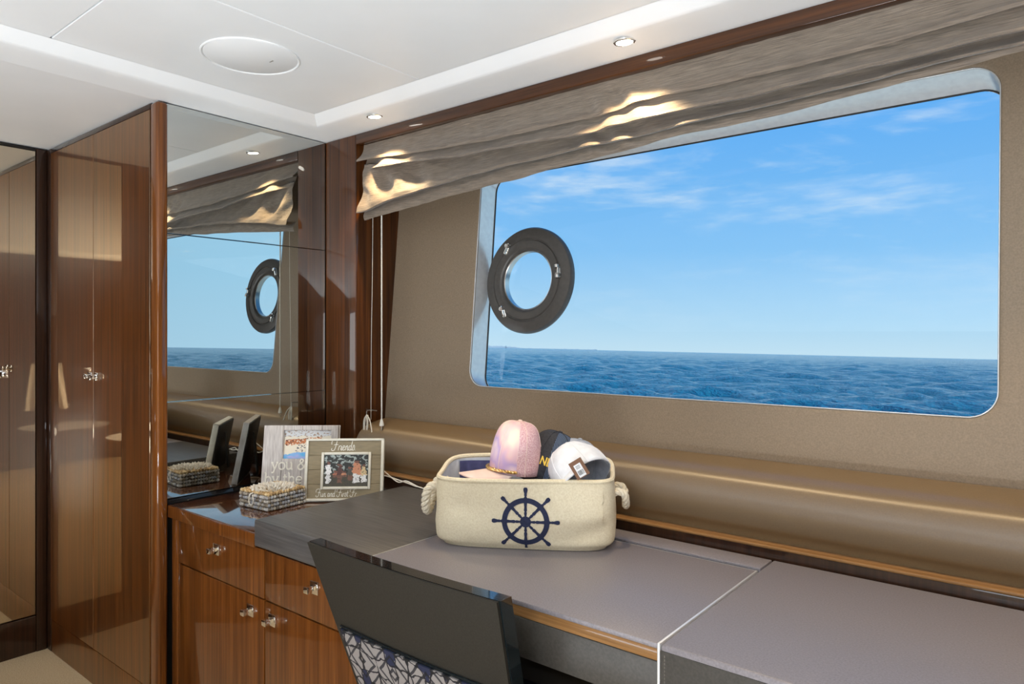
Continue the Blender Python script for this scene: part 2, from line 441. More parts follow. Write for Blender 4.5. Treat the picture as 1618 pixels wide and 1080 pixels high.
for i, (a0, a1, hh) in enumerate([(131.0, 129.4, 10), (129.5, 128.6, 7), (128.7, 122.0, 2.6)]):
    m_ = 46
    pts = []
    for k in range(m_+1):
        a = math.radians(a0+(a1-a0)*k/m_); r = 2300
        h_ = hh*(.45+.55*abs(noise.noise(Vector((k*.7, i*9., 0)))*2))
        pts.append((r*math.cos(a), r*math.sin(a), h_))
    for k in range(m_):
        A, B = pts[k], pts[k+1]
        f_ = [(A[0], A[1], -2), (B[0], B[1], -2), (B[0], B[1], B[2]), (A[0], A[1], A[2])]
        b2 = [(p[0]*1.03, p[1]*1.03, p[2]) for p in f_]
        F = [bm.verts.new(p) for p in f_]; G = [bm.verts.new(p) for p in b2]
        bm.faces.new(F); bm.faces.new(G[::-1]); bm.faces.new((F[3], F[2], G[2], G[3]))
sh = struct(obj('shore', bm, shore_m, smooth=False))
sh.rotation_mode = 'QUATERNION'; sh.rotation_quaternion = sea.rotation_quaternion; sh.location = sea.location

# ------------------------------------------------------------------ wood around the window recess
bm = bx(XM, -2.168, YW, 2.10, 0, ZS-.001, .004, 3)
struct(obj('trim_1', bm, walnut))
bm = bx(-2.1675, XE, YW, YW+.03, H+.728, ZS-.001, .003, 3)
struct(obj('trim_2', bm, header_m))
# rail between desk and bolster
struct(obj('trim_3', bx(-2.1675, XE, 1.668, 1.70, H-.60, H-.5105, .001), walnut_dark))
struct(obj('trim_4', bx(-2.1675, XE, 1.664, 1.712, H-.510, H-.502, .003, 3), walnut_h))

# padded bolster below the window
def bprof():
    P = [(1.706, H-.60), (1.704, H-.50), (1.692, H-.47), (1.690, H-.435), (1.698, H-.40), (1.716, H-.372), (1.748, H-.352), (1.79, H-.340), (1.83, H-.334), (1.852, H-.336), (1.860, H-.345), (1.861, H-.36)]
    return catmull([(0, y, z) for y, z in P], 5)
bp = bprof(); bm = nb(); xs = [-2.166, -2.16, -2.145, -2.12]+[-2.12+(XE+2.12)*i/40 for i in range(1, 41)]
V = []
for x in xs:
    e = 1-smooth01(-2.166, -2.12, x); row = []
    for p in bp:
        row.append(bm.verts.new((x, p.y+.02*e*e, p.z-.018*e*e)))
    V.append(row)
for i in range(len(V)-1):
    for j in range(len(bp)-1): bm.faces.new((V[i][j], V[i][j+1], V[i+1][j+1], V[i+1][j]))
bmesh.ops.recalc_face_normals(bm, faces=bm.faces)
bolster_m.node_tree.nodes['Principled BSDF'].inputs['Anisotropic'].default_value = .9
bolster_m.node_tree.nodes['Principled BSDF'].inputs['Specular IOR Level'].default_value = .9
tn_ = bolster_m.node_tree.nodes.new('ShaderNodeTangent'); tn_.direction_type = 'RADIAL'; tn_.axis = 'X'
bolster_m.node_tree.links.new(tn_.outputs[0], bolster_m.node_tree.nodes['Principled BSDF'].inputs['Tangent'])
bolster_m.node_tree.nodes['Principled BSDF'].inputs['Anisotropic Rotation'].default_value = 0.25
bol = obj('bolster', bm, bolster_m, angle=80)
tag(bol, 'long padded tan leather bolster running below the big window behind the desk', 'bolster')

# ------------------------------------------------------------------ mirror wall
mw = tag(empty('wall_mirror', (XM, 1.4, H-.57)), 'tall frameless mirror panels on the wall beside the photo frames', 'mirror')
for z0, z1 in ((H-.553, H-.2305), (H-.2295, H+.3325), (H+.3340, ZS-.003)):
    obj('mirror_panel', bx(XM-.006, XM, 1.088, YW-.002, z0, z1, .0012, 1), mirror_m, mw, smooth=False)
obj('base_strip', bx(XM-.004, XM+.004, 1.088, YW-.002, H-.575, H-.555), black, mw, smooth=False)
struct(obj('trim_5', bx(XM-.06, XM-.007, 1.09, 2.1, 0, ZS-.002), black_matt, smooth=False))

# ------------------------------------------------------------------ wardrobes
wd = tag(empty('wardrobe', (-2.85, YWD+.3, 0)), 'tall glossy walnut wardrobe with a pair of doors left of the mirror', 'wardrobe')
zt = ZS-.004
bm = bx(-2.400, XM+.012, YWD, YWD+.037, 0, zt, .010, 3)
obj('end_post', bm, walnut_post, wd)
obj('carcass', bx(XL+.02, -2.42, YWD+.022, 1.9, .0, zt-.002, .001), walnut_dark, wd, smooth=False)
obj('top_rail', bx(XL+.045, -2.4015, YWD+.002, YWD+.02, zt-.018, zt, .001), walnut_dark, wd)
obj('plinth', bx(XL+.045, -2.4015, YWD+.002, YWD+.02, 0, .133, .001), door_gloss, wd)
for k, (a, b_) in enumerate(((XL+.045, -2.871), (-2.868, -2.4015))):
    d = obj('door', bx(a, b_, YWD, YWD+.02, .136, zt-.020, .0012, 1), door_gloss, wd)
    hx = -2.87+(-.028 if k == 0 else .028)
    bm = nb(); box(bm, hx-.016, hx+.016, YWD-.004, YWD, H-.177, H-.147, .002); box(bm, hx-.006, hx+.006, YWD-.014, YWD-.003, H-.170, H-.154, .001)
    box(bm, hx-.012, hx+.012, YWD-.022, YWD-.013, H-.171, H-.153, .002)
    obj('handle', bm, chrome, d)
obj('corner_post', bx(XL-.03, XL+.043, YWD-.0, YWD+.03, 0, zt, .003), walnut_dark, wd)
wd2 = tag(empty('wardrobe', (XL-.02, .5, 0)), 'dark bronze gloss closet at the left edge, standing square to the walnut wardrobe', 'wardrobe')
obj('corner_post', bx(XL-.03, XL-.0, 1.012, YWD-.001, 0, zt, .002), walnut_dark, wd2)
d = obj('door', bx(XL-.022, XL-.002, .755, 1.009, .155, zt-.012, .0012, 1), door_bronze, wd2)
bm = nb(); box(bm, XL-.003, XL+.002, .882, .912, H-.18, H-.15, .001); box(bm, XL+.0015, XL+.018, .892, .906, H-.174, H-.156, .002)
obj('handle', bm, chrome, d)
obj('plinth', bx(XL-.022, XL-.004, -.8, 1.011, 0, .150, .001), walnut_dark, wd2)
obj('top_rail', bx(XL-.022, XL-.002, -.8, 1.011, zt-.010, zt, .001), black_matt, wd2)
obj('side_panel', bx(XL-.022, XL, -.8, .752, .153, zt-.012, .001), walnut, wd2)

# ------------------------------------------------------------------ downlights
dl = tag(empty('downlight', (-1.96, 1.64, ZC-.0385)), 'small recessed round ceiling spotlight nearest the mirror corner', 'ceiling light', 'recessed spotlights above the window')
bm = nb(); lathe(bm, [(.030, .004), (.030, -.001), (.027, -.003), (.0235, -.002), (.0225, .006)], seg=28)
obj('bezel', bm, chrome, dl, local=True)
bm = nb(); lathe(bm, [(.0, -.0045), (.014, -.004), (.0205, -.0025), (.0212, .002)], seg=24)
bulb = mat('lamp_lens', (1, 1, 1), .3, emit=(1, .95, .86, 9))
obj('lens', bm, bulb, dl, local=True)
dl.rotation_euler = (math.radians(5), 0, 0)
WARM = (1, .74, .42)
DL = [(-1.96, None), (-.94, 'small recessed round spotlight above the middle of the window'), (.08, None), (1.05, None)]
for i, (x, lb) in enumerate(DL):
    if i == 1:
        o = copy_tree(dl); o.location.x = x; o['label'] = lb
    s = lamp('SPOT', 'downlight_beam', (x, 1.625, ZC-.056), 22, WARM, to=(x, 1.66, 0), spot_size=math.radians(96), spot_blend=.55, shadow_soft_size=.014)
for x, y in ((-1.2, -.2), (.2, -.2), (-1.2, -1.4), (.2, -1.4), (-2.85, .1)):     # added unseen spots overhead to fill the cabin, no fixtures modelled
    lamp('SPOT', 'cabin_fill', (x, y, ZS-.02), 13, (1, .88, .70), to=(x, y, 0), spot_size=math.radians(120), spot_blend=.8, shadow_soft_size=.03)

sp = tag(empty('ceiling_speaker', (-1.896, 1.119, ZC)), 'large round flush white speaker cover in the raised ceiling', 'speaker')
bm = nb(); lathe(bm, [(.139, .001), (.139, -.0025), (.136, -.004), (.133, -.0025), (.1325, .0)], seg=64); obj('rim', bm, ceil_m, sp, local=True)
bm = nb(); lathe(bm, [(0, -.0022), (.128, -.0022), (.131, -.0005), (.131, .001)], seg=64); obj('grille', bm, ceil_m, sp, local=True)
bm = nb(); box(bm, .012, .030, .052, .056, -.0034, -.0018, .0005); obj('badge', bm, steel, sp, local=True)

# ------------------------------------------------------------------ roman blind
bl = tag(empty('roman_blind', (-1.0, 1.74, H+.44)), 'gathered taupe silk roman blind pulled up across the top of the window', 'blind')
FA = ([-2.14, -1.67, -1.458, -1.046, -.933, -.62, -.376, -.083, .6], [.657, .629, .621, .620, .636, .629, .633, .646, .655])
FB = ([-2.14, -2.0, -1.54, -1.125, -.925, -.62, -.36, -.083, .6], [.625, .610, .583, .569, .576, .574, .583, .590, .6])
FC = ([-2.14, -1.90, -1.75, -1.38, -.862, -.5, -.083, .6], [.455, .485, .501, .525, .536, .548, .566, .575])
FD = ([-2.14, -2.08, -1.447, -1.04, -.81, -.60, -.36, -.08, .6], [.433, .440, .483, .510, .524, .530, .545, .560, .57])
def nse(x, y=0., s=1.): return noise.noise(Vector((x*s, y, 1.7)))
BXL, BXR = -2.150, XE-.05
def bsheet(u, v):
    x = BXL+(BXR-BXL)*u
    A, B, Cc, D = (interp(*f, x) for f in (FA, FB, FC, FD))
    w3 = smooth01(-2.13, -1.98, x)
    lev = [.7275, A, B, Cc, D]; dep = [.046+.010*nse(x, 0, 3), (.014+.044*w3)+.010*nse(x, 3, 4), .050+.014*nse(x, 6, 5), .016+.006*nse(x, 9, 6)]
    s = v*4; k = min(3, int(s)); t = s-k
    z0, z1 = lev[k], lev[k+1]; d = dep[k]
    bs_ = (.010, .026*w3+.010*(1-w3), .024, .014); base = bs_[k]
    if k: z0 += .022
    if k < 3:
        # flat hang, swelling to a rolled lower lip which tucks back underneath
        if t < .80:
            q = t/.80; z = z0+(z1-z0)*(q**.95); y = -base-d*(q**2.2)*(1-.18*smooth01(.85, 1, q))
        else:
            q = (t-.80)/.20; a = q*PI
            z = z1-.006*math.sin(a)+q*.022; y = -(base+d*.82)+(base+d*.82-bs_[k+1])*(q**1.2)
    else:
        z = z0+(z1-z0)*t; y = -base-d*math.sin(t*2.4)
    wr = 1 if k else .6
    y += wr*(.005*nse(x*1.0, z*10, 5)+.004*nse(x+z*2.2, z*3, 14))+.002*nse(x, z*22, 26)
    z += .004*nse(x, k*3.1, 7)*min(1, k+t)
    # soft creases radiating from the gathered left end
    cx = math.exp(-((x+1.98)/.22)**2)*(.5 if k == 1 else 1)
    if k in (1, 2): y += cx*.016*math.sin(34*(x+2.0)+(z-.5)*30)*math.sin(PI*min(1, t/.8))
    cx2 = math.exp(-((x+1.02)/.12)**2)
    y += cx2*.008*math.sin(60*(x+1.0)+(z-.6)*40)*math.sin(PI*t)
    shift = .0 if k == 0 else .022*(1-w3)
    return Vector((x+shift*(1-u), 1.753+y, H+z))
bm = nb(); grid(bm, bsheet, 620, 181)
sheet = obj('fabric', bm, blind_m, bl, angle=180)
bm = nb(); box(bm, BXL+.012, BXR, 1.7425, 1.7495, H+.425, H+.4255)
bm.free()
obj('headrail', bx(BXL, BXR, 1.752, 1.80, H+.728, H+.758, .002), white_m, bl)
def twisted(bm, pts, r, strands=2, pitch=.012, seg=6, sub=None):
    pts = [Vector(p) for p in pts]; tot = 0; acc = [0]
    for i in range(1, len(pts)): tot += (pts[i]-pts[i-1]).length; acc.append(tot)
    for s in range(strands):
        Q = []; up = None
        for i, p in enumerate(pts):
            t = (pts[min(i+1, len(pts)-1)]-pts[max(i-1, 0)]).normalized()
            if up is None: up = t.orthogonal().normalized()
            up = (up-t*up.dot(t)).normalized(); sd = t.cross(up)
            a = 2*PI*acc[i]/pitch+2*PI*s/strands
            Q.append(p+(up*math.cos(a)+sd*math.sin(a))*r*.55)
        tube(bm, Q, r*.62, seg)
bm = nb(); twisted(bm, [(-2.026, 1.728, H+.45-.78*i/300) for i in range(301)], .0028, 2, .014, 5)
obj('cord', bm, cord_m, bl, label='thick twisted white pull cord')
bm = nb(); lathe(bm, [(0, .014), (.003, .013), (.005, .008), (.0085, -.006), (.0085, -.012), (.006, -.013), (0, -.013)], Matrix.Translation((-2.026, 1.728, H-.335)), 16)
obj('cord_toggle', bm, white_m, bl)
bm = nb(); tube(bm, [(-2.026, 1.728, H-.34), (-2.026, 1.725, H-.42), (-2.028, 1.71, H-.50)], .0014, 6)
tube(bm, catmull([(-2.085, 1.735, H+.44), (-2.088, 1.735, H+.2), (-2.094, 1.735, H-.05), (-2.096, 1.735, H-.33)], 8), .0009, 5)
obj('cord', bm, cord_m, bl, label='thin slack white cord')
ck = tag(empty('cord_hook', (-2.105, 1.74, H-.31)), 'small wire hook on the column holding a looped white cord', 'hook')
bm = nb(); tube(bm, catmull([(-2.112, 1.775, H-.30), (-2.112, 1.735, H-.296), (-2.112, 1.728, H-.30), (-2.112, 1.728, H-.315), (-2.112, 1.734, H-.32)], 6), .0016, 6)
box(bm, -2.168, -2.110, 1.773, 1.777, H-.302, H-.298, .001)
obj('hook', bm, steel, ck)
bm = nb()
for dx, ln in ((0, .085), (.006, .07)):
    tube(bm, catmull([(-2.112+dx, 1.728, H-.312), (-2.122+dx, 1.722, H-.335), (-2.120+dx, 1.720, H-.312-ln), (-2.111+dx, 1.72, H-.32-ln), (-2.104+dx, 1.722, H-.345), (-2.112+dx, 1.7285, H-.313)], 6), .0018, 6)
tube(bm, catmull([(-2.112, 1.727, H-.312), (-2.085, 1.722, H-.335), (-2.060, 1.712, H-.40), (-2.050, 1.70, H-.47)], 8), .0022, 6)
tube(bm, catmull([(-2.112, 1.727, H-.312), (-2.118, 1.722, H-.36), (-2.100, 1.712, H-.42), (-2.088, 1.70, H-.49)], 8), .0022, 6)
obj('cord_loop', bm, cord_m, ck)

# ------------------------------------------------------------------ cabinet
cb = tag(empty('cabinet', (-1.85, 1.4, 0)), 'glossy walnut cabinet with square chrome knobs under the picture frames and desk end', 'cabinet')
YF = 1.10; zc0 = H-.57
obj('top', bx(XM+.014, -1.8225, 1.088, 1.660, zc0-.040, zc0, .003, 3), [walnut_top], cb)
obj('front_edge', bx(XM+.014, -1.822, 1.084, 1.0885, zc0-.040, zc0-.0015, .001), walnut_cab, cb)
obj('body', bx(XM+.015, -1.312, YF+.022, 1.64, .02, H-.611, .001), walnut_dark, cb, smooth=False)
obj('stile', bx(XM+.014, -2.306, YF-.002, YF+.021, .02, zc0-.042, .0015), walnut_cab, cb)
obj('plinth', bx(XM+.03, -1.315, YF+.024, YF+.05, 0, .0195), walnut_dark, cb)
def knob(x, z, par):
    bm = nb(); box(bm, x-.017, x+.017, YF-.004, YF, z-.017, z+.017, .0015)
    box(bm, x-.005, x+.005, YF-.014, YF-.003, z-.005, z+.005)
    box(bm, x-.0095, x+.0095, YF-.030, YF-.013, z-.0085, z+.0085, .002)
    obj('knob', bm, chrome, par)
gp = .0015
for x0, x1, z0, z1, kx, kz, nm in ((-2.303, -1.796, H-.755, H-.616, -2.058, H-.664, 'drawer'), (-1.790, -1.312, H-.755, H-.616, -1.555, H-.667, 'drawer'),
                                  (-2.303, -1.796, .06, H-.759, -1.864, H-.803, 'door'), (-1.790, -1.312, .06, H-.759, -1.752, H-.803, 'door')):
    d = obj(nm, bx(x0, x1, YF, YF+.02, z0, z1, .0015), walnut_cab, cb); knob(kx, kz, d)

# ------------------------------------------------------------------ desk
dk = tag(empty('vanity_desk', (-.6, 1.4, 0)), 'long grey brown leather topped vanity desk below the window, basket on it', 'desk')
zd = H-.53; DY0, DY1 = 1.085, 1.656
obj('top', bx(-1.822, -1.3065, DY0, DY1, zd-.075, zd, .004, 3), desk_grain, dk, label='left end of the top with visible streaked grain')
lid = obj('lid', bx(-1.3040, -.5585, DY0, 1.556, zd-.010, zd, .002), desk_m, dk, label='hinged centre flap')
bm = bx(-1.3062, -1.3043, DY0, 1.556, zd-.02, zd+.0003); box(bm, -1.3043, -.559, 1.5562, 1.558, zd-.008, zd-.0005)
obj('inlay', bm, satin, dk, label='thin silver line around the flap')
obj('inlay', bx(-.5580, -.5535, DY0-.001, 1.556, zd-.26, zd+.0008, .0005), satin, dk, label='bright metal strip right of the flap')
obj('back_strip', bx(-1.3062, -.5560, 1.579, DY1, zd-.020, zd-.001, .002), desk_m, dk)
obj('groove', bx(-1.3062, -.5560, 1.5585, 1.5785, zd-.034, zd-.022), black_matt, dk)
obj('lid_rail', bx(-1.3062, -.5585, DY0+.003, 1.5555, zd-.032, zd-.0105, .001), walnut_h, dk, label='walnut rail under the flap')
obj('drawer', bx(-1.3055, -.5585, DY0+.002, 1.30, zd-.112, zd-.0325, .003), desk_dark, dk)
bm = nb(); box(bm, -.5530, XE-.002, DY0, DY1, zd-.30, zd, .006, 3)
obj('top', bm, desk_m, dk, label='deep right section')
bm = nb(); box(bm, -.5525, XE-.003, DY0-.0015, DY0+.002, zd-.30, zd-.010, .001)
obj('fascia', bm, desk_dark, dk)
bm = nb()
for i in range(44): z = zd-.016-i*.0062; box(bm, -.5440, -.5432, DY0-.0024, DY0-.0012, z-.0040, z)
obj('stitching', bm, mat('thread', (.20, .18, .15), .7), dk)
obj('pedestal', bx(.30, XE-.01, DY0+.03, DY1-.02, 0, zd-.301), walnut_dark, dk)
obj('back_panel', bx(-1.3, .29, 1.60, 1.63, 0, zd-.04), black_matt, dk)

# ------------------------------------------------------------------ chair
ch = tag(empty('desk_chair', (-1.02, 1.05, 0)), 'dark leather backed chair with patterned upholstery panel tucked against the desk', 'chair')
lea = noisy('chair_leather', (.019, .017, .013), (.027, .024, .019), 320, .6, .4, bdist=.0005, spec=.2)
blk = noisy('chair_lacquer', (.004, .008, .010), (.008, .013, .015), 40, .10, .12, coat=1)
def chY(x, z):      # rear face of the back
    t = (H-.45-z)/.45
    return .897+.13*t-.05*t*t*0-.010*(1-((x+1.02)/.27)**2)
def chXL(z): t = (H-.45-z)/.45; return -1.300+.080*t
def chXR(z): t = (H-.45-z)/.45; return -.756-.030*t
ZT, ZBm = H-.452, H-.90
def backsolid(bm, thk0, thk1, zt, zb, xl, xr, nx=24, nz=18, mi=0):
    F = [[None]*(nz+1) for _ in range(nx+1)]; B = [[None]*(nz+1) for _ in range(nx+1)]
    for i in range(nx+1):
        for j in range(nz+1):
            z = zb+(zt-zb)*j/nz; x = xl(z)+(xr(z)-xl(z))*i/nx
            F[i][j] = bm.verts.new((x, chY(x, z)+thk0, z)); B[i][j] = bm.verts.new((x, chY(x, z)+thk1, z))
    for i in range(nx):
        for j in range(nz):
            bm.faces.new((F[i][j], F[i+1][j], F[i+1][j+1], F[i][j+1])); bm.faces.new((B[i][j], B[i][j+1], B[i+1][j+1], B[i+1][j]))
    for i in range(nx):
        bm.faces.new((F[i][nz], F[i+1][nz], B[i+1][nz], B[i][nz])); bm.faces.new((F[i][0], B[i][0], B[i+1][0], F[i+1][0]))
    for j in range(nz):
        bm.faces.new((F[0][j], F[0][j+1], B[0][j+1], B[0][j])); bm.faces.new((F[nx][j], B[nx][j], B[nx][j+1], F[nx][j+1]))
bm = nb(); backsolid(bm, .0, .006, ZT-.001, ZBm, lambda z: chXL(z)+.001, lambda z: chXR(z)-.003); obj('back', bm, lea, ch)
bm = nb(); backsolid(bm, .0065, .036, ZT-.0, ZBm, chXL, chXR)
bmesh.ops.bevel(bm, geom=[e for e in bm.edges if len(e.link_faces) == 2 and e.calc_face_angle() > 1], offset=.003, segments=2, affect='EDGES')
obj('back_shell', bm, blk, ch, label='glossy black top and side edge')
def bl_ikat(t, b):
    nn, l = mnodes(t)
    tcn = nn('ShaderNodeTexCoord'); sx = nn('ShaderNodeSeparateXYZ'); l(tcn.outputs['Object'], sx.inputs[0])
    wv = texnoise(t, 14, 2, (1, 1, 1)); 
    def M(op, a, b=None):
        n = nn('ShaderNodeMath', operation=op)
        for i, q in enumerate((a, b)):
            if q is None: continue
            if isinstance(q, (int, float)): n.inputs[i].default_value = q
            else: l(q, n.inputs[i])
        return n.outputs[0]
    xx = M('PINGPONG', sx.outputs[0], .052); zz = M('PINGPONG', sx.outputs[2], .070)
    cb_ = nn('ShaderNodeCombineXYZ'); l(M('ADD', xx, M('MULTIPLY', wv, .05)), cb_.inputs[0]); l(M('ADD', zz, M('MULTIPLY', texnoise(t, 40, 2), .03)), cb_.inputs[1])
    vo = nn('ShaderNodeTexVoronoi', feature='DISTANCE_TO_EDGE'); vo.inputs['Scale'].default_value = 25; l(cb_.outputs[0], vo.inputs[0])
    v2 = nn('ShaderNodeTexVoronoi', distance='MANHATTAN'); v2.inputs['Scale'].default_value = 25; l(cb_.outputs[0], v2.inputs[0])
    hsv = nn('ShaderNodeSeparateColor'); l(v2.outputs['Color'], hsv.inputs[0])
    cb_.inputs[2].default_value = .37
    col = mramp(t, hsv.outputs[1], [(.0, (.24, .22, .21)), (.62, (.010, .014, .045))], 'CONSTANT')
    ln = mramp(t, vo.outputs[0], [(0, (.03, .03, .05)), (.05, (1, 1, 1))], 'CONSTANT')
    zg = M('FRACT', M('MULTIPLY', M('ADD', M('ADD', xx, zz), M('MULTIPLY', wv, .02)), 34)); z2 = mramp(t, zg, [(0, (.02, .025, .06)), (.26, (1, 1, 1))], 'CONSTANT')
    m1 = nn('ShaderNodeMix', data_type='RGBA', blend_type='MULTIPLY'); m1.inputs[0].default_value = 1; l(col, m1.inputs[6]); l(ln, m1.inputs[7])
    m2 = nn('ShaderNodeMix', data_type='RGBA', blend_type='MULTIPLY'); m2.inputs[0].default_value = .9; l(m1.outputs[2], m2.inputs[6]); l(z2, m2.inputs[7])
    l(m2.outputs[2], b.inputs['Base Color'])
ikat = mat('ikat_fabric', (.2, .2, .2), .85, build=bl_ikat)
zu = H-.637
bm = nb(); backsolid(bm, -.010, .0045, zu, ZBm+.02, lambda z: chXL(z)+.030, lambda z: chXR(z)-.036)
bmesh.ops.bevel(bm, geom=[e for e in bm.edges if len(e.link_faces) == 2 and e.calc_face_angle() > 1], offset=.005, segments=3, affect='EDGES')
obj('upholstery', bm, ikat, ch, label='blue and grey patterned fabric panel')
bm = nb(); P = []
for i in range(25): x = chXL(zu)+.027+(chXR(zu)-chXL(zu)-.060)*i/24; P.append((x, chY(x, zu)-.004, zu+.003))
tube(bm, P, .0035, 8)
obj('piping', bm, blk, ch)
obj('seat', bx(-1.27, -.77, 1.02, 1.42, .38, .44, .02, 4), ikat, ch)
obj('seat_frame', bx(-1.275, -.765, 1.015, 1.425, .345, .379, .006), blk, ch)
for x in (-1.25, -.80):
    for y in (1.03, 1.385):
        bm = nb(); box(bm, x, x+.035, y, y+.035, 0, .344, .003); obj('leg', bm, blk, ch)
obj('back_support', bx(-1.22, -.80, 1.018, 1.052, .34, .45, .003), blk, ch)

# ------------------------------------------------------------------ basket
ANG = math.radians(31)
BC = Vector((-1.110, 1.432, zd+.001))
bk = tag(empty('storage_basket', BC, (0, 0, ANG)), 'cream canvas basket with navy ship wheel and rope handles, filled with caps', 'basket')
HL, HD, BH = .226, .110, .168
def bdim(t):    # half sizes at height fraction t
    s = 1-.07*(1-smooth01(0, .14, t))**2
    return (HL*(.995-.005*t)+.006*math.sin(PI*min(1, t)))*s, (HD*(.97+.12*t)+.007*math.sin(PI*t))*s
def bshape(a, t, off=0):
    hl, hd = bdim(t); hl += off; hd += off
    n = 4.6; c, s = math.cos(a), math.sin(a)
    x = hl*math.copysign(abs(c)**(2/n), c); y = hd*math.copysign(abs(s)**(2/n), s)
    return x, y
def rim_z(x, y):
    back = smooth01(-.05, .11, y)
    return BH+.022*back+.004*math.sin(x*9+1)-.004*(1-abs(x)/HL)*(1-back)
def dent(x, z):     # soft dents in the canvas front
    return .006*math.exp(-(((x+.16)/.05)**2+((z-.10)/.03)**2))+.007*math.exp(-(((x-.19)/.05)**2+((z-.055)/.02-(x-.19)*12)**2))+.005*nse(x*9, z*14)
def bwall(u, t, off=0):
    a = 2*PI*u; x, y = bshape(a, t, off); z = t*rim_z(x, y)
    if y < -.05 and off > -.02: y += dent(x, z)*smooth01(.02, .2, t)
    if abs(x) > .2: x -= math.copysign(.006*max(0, nse(y*12, z*16, 1)+.2), x)
    return Vector((x, y, z))
bm = nb()
tl = [0]+[.012*i for i in range(1, 8)]+[.1+.9*i/30 for i in range(31)]
V = []
NU = 160
for i in range(NU): V.append([bm.verts.new(bwall(i/NU, t)) for t in tl])
for i in range(NU):
    for j in range(len(tl)-1): bm.faces.new((V[i][j], V[(i+1) % NU][j], V[(i+1) % NU][j+1], V[i][j+1]))
bm.faces.new([V[i][0] for i in range(NU)][::-1])
obj('body', bm, canvas, bk, local=True, angle=75)
bm = nb(); V = []
for i in range(NU): V.append([bm.verts.new(bwall(i/NU, t, -.006)) for t in [.05+.95*k/20 for k in range(21)]])
for i in range(NU):
    for j in range(20):
        f = bm.faces.new((V[i][j], V[i][j+1], V[(i+1) % NU][j+1], V[(i+1) % NU][j]))
bm.faces.new([V[i][0] for i in range(NU)])
obj('lining', bm, canvas_in, bk, local=True, angle=75)
bm = nb(); tube(bm, [bwall(i/NU, 1, -.003)+Vector((0, 0, .001)) for i in range(NU)], .0062, 8, closed=True)
obj('rim', bm, canvas, bk, local=True)
bm = nb()   # navy panel sewn to the lining at the back left
def patch(x0, x1, z0, z1, yofs=-.0115):
    def f(u, v):
        x = x0+(x1-x0)*u; hl, hd = bdim(.8); 
        y = (hd-.006)*(1-min(1, abs(x)/(hl-.006))**4.6)**(1/4.6)
        return Vector((x, y+yofs, z0+(z1-z0)*v))
    grid(bm, f, 20, 6)
patch(-.195, -.085, .10, .178)
obj('lining_panel', bm, navy_in, bk, local=True, label='navy fabric panel inside the rim')
def fronty(x, z):
    t = z/BH; hl, hd = bdim(t); y = -hd*(1-min(.999, abs(x)/hl)**4.6)**(1/4.6)
    return y+dent(x, z)*smooth01(.02, .2, t)-.0016
WC = (.012, .073)
def flatshape(bm, P):   # filled polygon strip list -> projected on the canvas front
    vs = [bm.verts.new((WC[0]+p[0], fronty(WC[0]+p[0], WC[1]+p[1]), WC[1]+p[1])) for p in P]
    bm.faces.new(vs)
def annulus(bm, r0, r1, n=64):
    for k in range(n):
        a, b = 2*PI*k/n, 2*PI*(k+1)/n
        flatshape(bm, [(r0*math.cos(a), r0*math.sin(a)), (r1*math.cos(a), r1*math.sin(a)), (r1*math.cos(b), r1*math.sin(b)), (r0*math.cos(b), r0*math.sin(b))])
bm = nb(); annulus(bm, .0455, .0580); annulus(bm, .0001, .0135, 32)
prof = [(.012, .0022), (.022, .0036), (.024, .0022), (.028, .0040), (.036, .0030), (.046, .0042), (.0578, .0040), (.062, .0022), (.064, .0036), (.068, .0030), (.076, .0052), (.080, .0050), (.083, .0030)]
for k in range(8):
    a = PI/4*k; ca, sa = math.cos(a), math.sin(a)
    for (r0, w0), (r1, w1) in zip(prof, prof[1:]):
        if r0*sa+WC[1] < .004 or r1*sa+WC[1] < .004: continue
        flatshape(bm, [(r0*ca-w0*sa, r0*sa+w0*ca), (r0*ca+w0*sa, r0*sa-w0*ca), (r1*ca+w1*sa, r1*sa-w1*ca), (r1*ca-w1*sa, r1*sa+w1*ca)])
bmesh.ops.recalc_face_normals(bm, faces=bm.faces)
obj('wheel_print', bm, navy, bk, local=True, label='navy ship wheel print')
for sx in (-1, 1):
    bm = nb()
    hl = HL+.002
    P = catmull([(sx*(hl-.012), -.036, .132), (sx*(hl+.010), -.038, .136), (sx*(hl+.026), -.040, .118), (sx*(hl+.032), -.030, .082), (sx*(hl+.034), .0, .062), (sx*(hl+.032), .030, .082), (sx*(hl+.026), .040, .118), (sx*(hl+.010), .038, .136), (sx*(hl-.012), .036, .132)] if sx < 0 else
                [(sx*(hl-.012), -.036, .128), (sx*(hl+.008), -.036, .134), (sx*(hl+.022), -.034, .126), (sx*(hl+.026), -.020, .104), (sx*(hl+.026), .0, .092), (sx*(hl+.026), .020, .104), (sx*(hl+.022), .034, .126), (sx*(hl+.008), .036, .134), (sx*(hl-.012), .036, .128)], 14)
    twisted(bm, P, .0110 if sx < 0 else .0085, 3, .042, 8)
    obj('rope_handle', bm, rope_m, bk, local=True)

